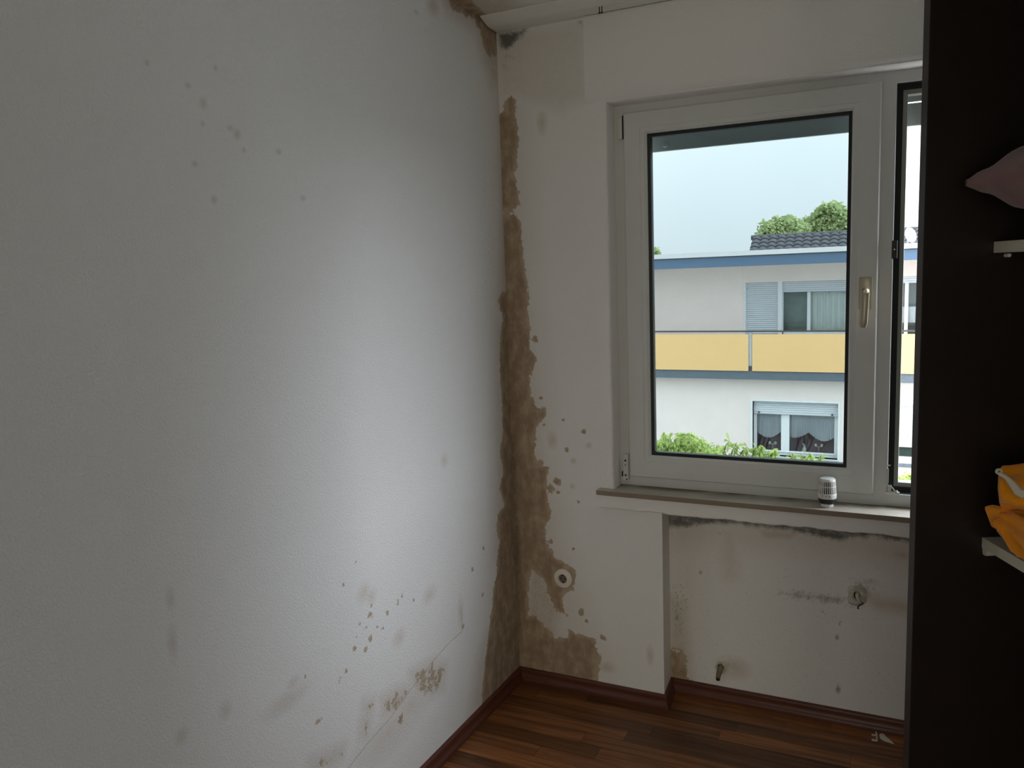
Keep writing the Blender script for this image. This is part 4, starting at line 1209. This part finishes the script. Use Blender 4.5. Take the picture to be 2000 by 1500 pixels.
def curtain(parent, x0, x1, y, z0, z1, waves, amp, mat, scallop=None, name='curtain'):
    nx = waves * 8
    vs, fs = [], []
    rows = 8
    for i in range(nx + 1):
        x = x0 + (x1 - x0) * i / nx
        zb = z0 if scallop is None else scallop(i / nx)
        for r in range(rows + 1):
            z = z1 + (zb - z1) * r / rows
            vs.append((x, y + amp * math.sin(2 * math.pi * waves * i / nx + 0.3 * math.sin(i)) * (0.5 + 0.5 * r / rows), z))
    for i in range(nx):
        for r in range(rows):
            a = i * (rows + 1) + r
            fs.append((a, a + 1, a + rows + 2, a + rows + 1))
    return obj_from(name, vs, fs, mat, parent, True)


def hwin(name='window'):
    o = empty(name, OFF); o.parent = ho; return o


# lower window: white trim, shutter a third down, two panes, scalloped net curtains
wn1 = hwin()
tx = (lw['x1'] - lw['x0']) * 0.024
MB().rings([(lw['x0'] - tx, lw['x1'] + tx, lw['z0'] - 0.02, lw['z1'] + tx, YL - 0.03), (lw['x0'], lw['x1'], lw['z0'], lw['z1'], YL - 0.03), (lw['x0'], lw['x1'], lw['z0'], lw['z1'], YL + 0.3),
            (lw['x0'] - tx, lw['x1'] + tx, lw['z0'] - 0.02, lw['z1'] + tx, YL + 0.3)], True).build('trim', 'hwhite', wn1)
zsh = hz(1553, 812, YL)
YP = YL + 0.16
xm0, xm1 = hx(1525.5, 850, YP), hx(1541.5, 850, YP)
zg0 = hz(1553, 882, YP); xg0 = hx(1478, 850, YP); xg1 = hx(1629.5, 850, YP)
f_ = MB()
f_.box(lw['x0'], xg0, YP, YP + 0.08, lw['z0'], lw['z1']); f_.box(xm0, xm1, YP, YP + 0.08, lw['z0'], lw['z1']); f_.box(xg1, lw['x1'], YP, YP + 0.08, lw['z0'], lw['z1'])
f_.box(lw['x0'], lw['x1'], YP - 0.006, YP + 0.086, lw['z0'], zg0)
f_.box(lw['x0'] + 0.06, xm0 + 0.08, YP - 0.03, YP, lw['z0'] + 0.08, lw['z0'] + 0.09); f_.box(xm1 - 0.08, lw['x1'] - 0.06, YP - 0.03, YP, lw['z0'] + 0.08, lw['z0'] + 0.09)
f_.build('frame', 'hwhite', wn1)
hslats(wn1, lw['x0'] + 0.01, lw['x1'] - 0.01, YP - 0.06, zsh, lw['z1'] - 0.01, 6)
for xx in (lw['x0'] + 0.14, lw['x1'] - 0.14):
    MB().box(xx - 0.02, xx + 0.02, YP - 0.10, YP - 0.07, zsh + 0.02, zsh + 0.06).build('stopper', 'rail', wn1)
MB().box(lw['x0'] - 0.02, lw['x1'] + 0.04, YL - 0.10, YL + 0.12, lw['z0'] - 0.09, lw['z0'] - 0.015).build('sill', simple('house_sill', (0.42, 0.43, 0.42), 0.7), wn1)
for xa, xb in ((xg0, xm0), (xm1, xg1)):
    MB().box(xa - 0.01, xb + 0.01, YP + 0.04, YP + 0.046, zg0 - 0.01, zsh + 0.2).build('pane', M['pane_far'], wn1)
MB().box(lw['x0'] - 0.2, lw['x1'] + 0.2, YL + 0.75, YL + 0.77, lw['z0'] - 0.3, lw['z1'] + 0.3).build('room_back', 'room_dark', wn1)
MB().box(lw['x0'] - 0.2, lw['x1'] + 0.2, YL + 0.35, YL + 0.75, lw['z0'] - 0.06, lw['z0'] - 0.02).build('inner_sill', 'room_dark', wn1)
zc1, zc0 = zsh + 0.25, hz(1500, 857, YP)
def sc1(t): return hz(1500, 848, YP) - 0.0 - 0.14 * math.sin(math.pi * min(1, t * 1.05)) + 0.04 * t + 0.012 * abs(math.sin(t * 24))
def sc2(t):
    tt = t / 0.42 if t < 0.42 else (t - 0.42) / 0.58
    return hz(1590, 848, YP) - (0.15 if t < 0.42 else 0.20) * math.sin(math.pi * (0.35 + 0.65 * tt if t < 0.42 else tt * 0.86)) + 0.012 * abs(math.sin(t * 44))
curtain(wn1, xg0, xm0, YP + 0.13, 0, zc1, 9, 0.022, 'valance', sc1)
curtain(wn1, xm1, xg1, YP + 0.13, 0, zc1, 17, 0.022, 'valance', sc2)

# upper balcony door (shutter closed) and window beside it
wn2 = hwin()
YQ = YU + 0.12
xd1 = hx(1520, 600, YQ); xw0 = hx(1528, 600, YQ); zt = uw['z1']
MB().box(uw['x0'], uw['x0'] + 0.035, YQ - 0.10, YQ, uw['z0'], zt).box(xd1, xw0, YQ - 0.08, YQ + 0.06, uw['z0'], zt).box((xd1 + xw0) / 2 - 0.008, (xd1 + xw0) / 2 + 0.008, YQ - 0.095, YQ - 0.07, uw['z0'], zt).build('frame', 'hwhite', wn2)
hslats(wn2, uw['x0'] + 0.035, xd1, YQ, hz(1487, 728, YQ), zt, 44)
zsh2 = hz(1590, 569.5, YQ)
hslats(wn2, xw0, uw['x1'], YQ, zsh2, zt, 5)
xmm0, xmm1 = hx(1576.5, 600, YQ + 0.06), hx(1583, 600, YQ + 0.06)
zw0 = hz(1590, 644, YQ)
MB().box(xmm0, xmm1, YQ + 0.05, YQ + 0.11, zw0 - 0.1, zsh2 + 0.1).box(xw0, uw['x1'], YQ + 0.04, YQ + 0.12, uw['z0'], zw0 - 0.02).box(xw0 - 0.01, xw0 + 0.02, YQ + 0.04, YQ + 0.12, uw['z0'], zt).build('frame', 'hwhite', wn2)
MB().box(xw0, uw['x1'], YQ + 0.07, YQ + 0.076, zw0 - 0.1, zsh2 + 0.1).build('pane', M['pane_far'], wn2)
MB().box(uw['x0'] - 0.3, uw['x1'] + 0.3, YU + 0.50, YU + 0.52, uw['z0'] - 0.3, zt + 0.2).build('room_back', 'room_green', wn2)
curtain(wn2, xmm0 + 0.02, uw['x1'], YQ + 0.25, zw0 - 0.4, zsh2 + 0.1, 8, 0.06, 'curtain')

# upper window seen through the open second light
wn3 = hwin()
MB().box(ur['x0'], ur['x1'], YU + 0.10, YU + 0.16, hz(1770, 553, YU), ur['z1']).box(hx(1770, 600, YU) - 0.04, hx(1770, 600, YU) + 0.04, YU + 0.14, YU + 0.2, ur['z0'], ur['z1']).build('frame', 'hwhite', wn3)
hslats(wn3, ur['x0'], ur['x1'], YU + 0.085, hz(1770, 553, YU), ur['z1'], 3)
MB().box(ur['x0'], ur['x1'], YU + 0.17, YU + 0.176, ur['z0'], ur['z1']).build('pane', M['pane_far'], wn3)
curtain(wn3, ur['x0'], ur['x1'], YU + 0.26, hz(1770, 632, YU), hz(1770, 600, YU), 12, 0.03, 'hwhite')
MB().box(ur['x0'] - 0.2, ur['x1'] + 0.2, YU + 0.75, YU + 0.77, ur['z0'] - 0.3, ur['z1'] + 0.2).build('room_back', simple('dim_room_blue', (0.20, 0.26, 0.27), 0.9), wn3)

# lower window with its shutter almost closed
wn4 = hwin()
hslats(wn4, lr['x0'], lr['x1'], YL + 0.10, hz(1770, 873.5, YL + 0.1), lr['z1'], 16)
MB().box(lr['x0'], lr['x1'], YL + 0.13, YL + 0.2, lr['z0'], hz(1770, 893, YL + 0.1)).box(lr['x0'], lr['x1'], YL + 0.12, YL + 0.13, lr['z0'], hz(1770, 899, YL + 0.1)).build('frame', 'hwhite', wn4)
MB().box(lr['x0'], lr['x1'], YL + 0.18, YL + 0.186, lr['z0'], lr['z1']).build('pane', M['far_glass'], wn4)
MB().box(lr['x0'] - 0.03, lr['x1'] + 0.03, YL - 0.08, YL + 0.12, lr['z0'] - 0.08, lr['z0'] - 0.005).build('sill', 'slab', wn4)

# tiled roof part rising behind the flat roof edge
YR0, YR1 = 19.6, 20.5
rx0 = hx(1459, 487, YR0)
rz0, rz1 = hz(1466, 508, YR0), hz(1466, 464, YR1)
tr = hbox('tiled_roof', rx0 + 0.05, HX1, YR0 + 0.08, YR1 + 1.5, rz0 - 0.6, rz0 - 0.05, 'edge')
rows_n, tw = 6, 0.22
nx = int((HX1 - rx0) / tw)
vs_, fs_ = [], []
for r_ in range(rows_n):
    f0, f1 = r_ / rows_n, (r_ + 1) / rows_n + 0.03
    for k in range(nx):
        x0_ = rx0 + k * tw
        base = len(vs_)
        for j in range(5):
            xx = x0_ + tw * j / 4
            hgt = (0.0, 0.035, 0.045, 0.030, 0.0)[j]
            for f_, lift in ((f0, 0.035), (f1, 0.0)):
                yy = YR0 + (YR1 - YR0) * f_; zz = rz0 + (rz1 - rz0) * f_
                vs_.append((xx, yy - 0.3 * (hgt + lift), zz + hgt + lift))
            vs_.append((xx, YR0 + (YR1 - YR0) * f0, rz0 + (rz1 - rz0) * f0 - 0.01))
        for j in range(4):
            a = base + j * 3
            fs_.append((a, a + 3, a + 4, a + 1)); fs_.append((a + 2, a + 5, a + 3, a))
tl = obj_from('roof_tiles', vs_, fs_, 'tile', tr, kind='stuff')
MB().tube([(rx0 - 0.05, YR1, rz1 + 0.0), (HX1, YR1, rz1 + 0.0)], 0.06, 8).build('ridge', 'tile', tr)
MB().add([(rx0, YR0, rz0 - 0.1), (rx0, YR1, rz1), (rx0, YR1 + 1.5, rz0 - 0.1)], [(0, 1, 2)]).build('gable_end', 'tile', tr)

# satellite dish on the flat roof
YD = 19.2
dc = on_y(1773, 461, YD)
sd = empty('satellite_dish', (dc[0], YD, zfm), label='white satellite dish on the flat roof, seen past the open sash', cat='satellite dish')
dr = 0.5 * abs(on_y(1773, 446, YD)[2] - on_y(1773, 476, YD)[2])
dm = MB()
pf_ = [(0.001, 0.0), (dr * 0.5, 0.02), (dr * 0.8, 0.055), (dr, 0.09), (dr * 1.02, 0.085), (dr * 0.8, 0.045), (dr * 0.5, 0.008), (0.001, -0.012)]
dm.lathe(pf_, 28, (0, 0, 0), 'y', False, False)
dd_ = dm.build('reflector', 'dish', sd, smooth=True)
dd_.location = (0, 0, dc[2] - zfm); dd_.rotation_euler = (math.radians(-14), 0, math.radians(50))
MB().tube([(0, 0.08, 0), (0, 0.08, dc[2] - zfm), (0, 0.01, dc[2] - zfm)], 0.02, 8).build('mast', 'post', sd)

# ornaments on the inner sill of the lower window
def ornament(name, px_, py_, builder, label, cat):
    p = on_y(px_, py_, YP + 0.1)
    o = empty(name, (p[0], YP + 0.1, zg0 - 0.0), label=label, cat=cat)
    builder(o); return o


M['porcelain'] = simple('white_porcelain', (0.80, 0.82, 0.76), 0.4, 0.5)
M['ochre_wood'] = simple('ochre_ornament', (0.50, 0.42, 0.24), 0.6, 0.3)
zb0 = lw['z0'] - 0.02
def goose(o):
    MB().lathe([(0.05, 0), (0.055, 0.03), (0.045, 0.08), (0.024, 0.12), (0.018, 0.15)], 16).build('body', 'porcelain', o, smooth=True)
    MB().tube([(0, 0, 0.14), (-0.012, 0, 0.17), (-0.036, 0, 0.185), (-0.055, 0, 0.175)], [0.018, 0.02, 0.018, 0.006], 10).build('head', 'porcelain', o, smooth=True)
def twin(o):
    MB().tube([(-0.075, 0, 0.14), (0.075, 0, 0.14)], 0.014, 8).tube([(0, 0, 0), (0, 0, 0.14)], 0.012, 8).build('stand', 'ochre_wood', o, smooth=True)
    for sx in (-0.07, 0.07):
        MB().lathe([(0.01, 0.13), (0.03, 0.15), (0.034, 0.175), (0.024, 0.20), (0.006, 0.21)], 12, (sx, 0, 0)).build('cup', 'porcelain', o, smooth=True)
ornament('goose_figurine', 1571, 878, goose, 'white goose figurine behind the lower window of the house', 'figurine')
ornament('twin_holder', 1509, 874, twin, 'two-armed ornament behind the left pane of the house window', 'ornament')
ornament('twin_holder', 1599, 880, twin, 'two-armed ornament right of the goose figurine in the house window', 'ornament')

# ---- greenery
def leaf_mat(name, c0, c1):
    m, nt, b = new_mat(name)
    N, K = nt.nodes.new, nt.links.new
    tc = N('ShaderNodeTexCoord'); n = N('ShaderNodeTexNoise'); n.inputs['Scale'].default_value = 5; n.inputs['Detail'].default_value = 6; K(tc.outputs['Object'], n.inputs['Vector'])
    mx = N('ShaderNodeMix'); mx.data_type = 'RGBA'; mx.inputs['A'].default_value = (*c0, 1); mx.inputs['B'].default_value = (*c1, 1)
    mr = N('ShaderNodeMapRange'); mr.inputs['From Min'].default_value = 0.3; mr.inputs['From Max'].default_value = 0.7; K(n.outputs['Fac'], mr.inputs['Value']); K(mr.outputs[0], mx.inputs['Factor'])
    K(mx.outputs['Result'], b.inputs['Base Color']); b.inputs['Roughness'].default_value = 0.6
    # thin leaves let light through
    tr = N('ShaderNodeBsdfTranslucent'); ms = N('ShaderNodeMixShader'); ms.inputs['Fac'].default_value = 0.35
    K(mx.outputs['Result'], tr.inputs['Color']); out = nt.nodes['Material Output']
    K(b.outputs[0], ms.inputs[1]); K(tr.outputs[0], ms.inputs[2]); K(ms.outputs[0], out.inputs['Surface'])
    return m


M['leaf_near'] = leaf_mat('fresh_leaf', (0.25, 0.37, 0.08), (0.60, 0.70, 0.24))
M['leaf_far'] = leaf_mat('pale_leaf', (0.28, 0.36, 0.17), (0.52, 0.60, 0.30))
M['leaf_dark'] = leaf_mat('dull_leaf', (0.10, 0.17, 0.09), (0.22, 0.31, 0.17))
M['bark'] = simple('bark', (0.13, 0.10, 0.07), 0.9, 0.1)


def leaf_cloud(name, pts, size, mat, parent, seed, droop=0.4, aspect=0.38, vert=False):
    rr = np.random.default_rng(seed)
    n = len(pts); P = np.asarray(pts)
    th_ = rr.uniform(0, 2 * np.pi, n); el = rr.normal(-droop, 0.5, n)
    d = np.stack([np.cos(th_) * np.cos(el), np.sin(th_) * np.cos(el), np.sin(el)], 1)
    s = np.cross(d, rr.normal(0, 1, (n, 3))); s /= np.linalg.norm(s, axis=1)[:, None] + 1e-9
    nrm = np.cross(d, s)
    L_ = size * rr.uniform(0.6, 1.3, n)[:, None]
    a = P; b = P + d * L_ * 0.45 + s * L_ * aspect * 0.5 + nrm * L_ * 0.06; c = P + d * L_; e = P + d * L_ * 0.45 - s * L_ * aspect * 0.5 + nrm * L_ * 0.06
    V_ = np.stack([a, b, c, e], 1).reshape(-1, 3)
    me = bpy.data.meshes.new(name)
    me.vertices.add(len(V_)); me.vertices.foreach_set('co', V_.astype(np.float32).ravel())
    idx = np.arange(4 * n).reshape(n, 4)
    tri = np.concatenate([idx[:, [0, 1, 2]], idx[:, [0, 2, 3]]])
    me.loops.add(tri.size); me.loops.foreach_set('vertex_index', tri.astype(np.int32).ravel())
    me.polygons.add(len(tri)); me.polygons.foreach_set('loop_start', np.arange(0, tri.size, 3, dtype=np.int32))
    me.update(calc_edges=True); me.materials.append(M[mat])
    o = bpy.data.objects.new(name, me); COL.objects.link(o); o.parent = parent; o['kind'] = 'stuff'
    return o


def ball_points(c, r, n, seed, shell=0.45):
    rr = np.random.default_rng(seed)
    v = rr.normal(0, 1, (n, 3)); v /= np.linalg.norm(v, axis=1)[:, None]
    lump = 1 + 0.16 * np.sin(5 * v[:, 0] + seed) * np.sin(6 * v[:, 2] + 2 * seed) + 0.10 * np.sin(11 * v[:, 1] + seed)
    q = (shell + (1 - shell) * rr.random(n) ** 0.5) * lump
    return np.asarray(c) + v * np.asarray(r) * q[:, None]


def tree(name, px_, top, bot, wpx, y, mat, label, seed, size=0.28, n=5000):
    c = on_y(px_, (top + bot) / 2, y)
    rx_ = abs(on_y(px_ + wpx / 2, top, y)[0] - c[0]); rz_ = abs(on_y(px_, top, y)[2] - c[2])
    t = empty(name, (c[0], y, GZ_), label=label, cat='tree', group='trees behind the house')
    z = c[2] - GZ_
    MB().tube([(0, 0, 0), (0.1, 0, z * 0.5), (0, 0, z), (0, 0, z + rz_ * 0.4)], [0.28, 0.22, 0.16, 0.05], 10).build('trunk', 'bark', t)
    br = MB(); rr = random.Random(seed)
    for k in range(16):
        a = rr.uniform(0, 6.28); e = rr.uniform(0.0, 1.2)
        q = Vector((math.cos(a) * math.cos(e) * rx_, math.sin(a) * math.cos(e) * rx_, math.sin(e) * rz_)) * 0.9
        br.tube([(0, 0, z - rz_ * 0.3), (q.x * 0.5, q.y * 0.5, z + q.z * 0.4), (q.x, q.y, z + q.z)], [0.09, 0.05, 0.015], 5)
    br.build('branches', 'bark', t)
    leaf_cloud('foliage', ball_points((0, 0, z), (rx_, rx_, rz_), n, seed), size, mat, t, seed, 0.2, 0.6)


tree('deciduous_tree', 1526, 425, 486, 100, 34, 'leaf_far', 'grey-green loose tree behind the tiled roof, the lower of the two', 3, 0.20, 5200)
tree('deciduous_tree', 1622, 398, 500, 106, 36, 'leaf_far', 'taller round pale green tree behind the tiled roof', 8, 0.22, 11000)
tree('deciduous_tree', 1268, 482, 516, 34, 33, 'leaf_far', 'small green tree top peeping over the roof edge at the left', 5, 0.18, 1500)


def shrub(name, blobs, y, label, seed, size, mat, dens, sprigs=()):
    c = on_y(blobs[0][0], blobs[0][1], y)
    t = empty(name, (c[0], y, GZ_), label=label, cat='shrub', group='shrubs between the houses')
    pts = []
    for i, (px_, top, wpx, dz) in enumerate(blobs):
        p = on_y(px_, top, y); rx_ = abs(on_y(px_ + wpx / 2, top, y)[0] - p[0])
        pts.append(ball_points((p[0] - c[0], 0.12 * (i % 3), p[2] - GZ_ - dz), (rx_, min(rx_, 0.8), dz), dens, seed + i, 0.25))
    st = MB(); rr = random.Random(seed)
    for (px0_, py0_, px1_, py1_) in sprigs:
        a = on_y(px0_, py0_, y - 0.15); b = on_y(px1_, py1_, y - 0.15)
        loc = lambda v: (v[0] - c[0], v[1] - y, v[2] - GZ_)
        mid = (a + b) / 2 + np.array([0, 0, 0.06])
        st.tube([loc(a), loc(mid), loc(b)], [0.012, 0.008, 0.004], 5)
        for k in range(11):
            f_ = 0.15 + 0.85 * k / 10
            q = a * (1 - f_) ** 2 + 2 * mid * f_ * (1 - f_) + b * f_ ** 2
            pts.append(np.array([loc(q)]) + np.random.default_rng(seed + k).normal(0, 0.02, (3, 3)))
    for k in range(7):
        a = rr.uniform(0, 6.28); p = blobs[k % len(blobs)]; q = on_y(p[0], p[1], y)
        st.tube([(0.15 * math.cos(a), 0.15 * math.sin(a), 0), ((q[0] - c[0]) * 0.6, 0.2 * math.sin(a), (q[2] - GZ_) * 0.5), (q[0] - c[0] + 0.15 * math.cos(a), 0.1 * math.sin(a), q[2] - GZ_ - 0.25)], [0.03, 0.02, 0.008], 5)
    st.build('stems', 'bark', t)
    leaf_cloud('foliage', np.concatenate(pts), size, mat, t, seed, 0.7, 0.34)


shrub('shrub', [(1290, 852, 80, 0.9), (1312, 852, 80, 0.9), (1335, 854, 70, 0.9), (1352, 859, 60, 0.8), (1370, 868, 50, 0.7), (1390, 884, 50, 0.6), (1250, 850, 60, 0.9)], 13.0,
      'dense bright green shrub at the lower left corner of the window pane', 21, 0.14, 'leaf_near', 3000,
      [(1330, 866, 1332, 846), (1345, 866, 1352, 846), (1362, 874, 1374, 858), (1380, 890, 1385, 868), (1300, 862, 1296, 846)])
shrub('shrub', [(1440, 892, 60, 0.5), (1490, 894, 60, 0.5), (1545, 898, 70, 0.5), (1600, 905, 60, 0.4)], 14.6,
      'airy green shrub with long arching leaves before the lower house window', 37, 0.17, 'leaf_near', 330,
      [(1395, 900, 1405, 870), (1410, 895, 1425, 858), (1425, 900, 1440, 864), (1440, 900, 1460, 872), (1465, 900, 1480, 872), (1480, 900, 1488, 868), (1500, 905, 1515, 874), (1520, 905, 1500, 880),
       (1550, 910, 1548, 886), (1590, 915, 1580, 884), (1592, 915, 1604, 890), (1575, 910, 1568, 890)])
shrub('shrub', [(1745, 929, 60, 0.5), (1775, 926, 60, 0.5), (1815, 927, 60, 0.5)], 15.0,
      'yellow-green hedge shrub low in the open window light', 51, 0.13, 'leaf_near', 2200)
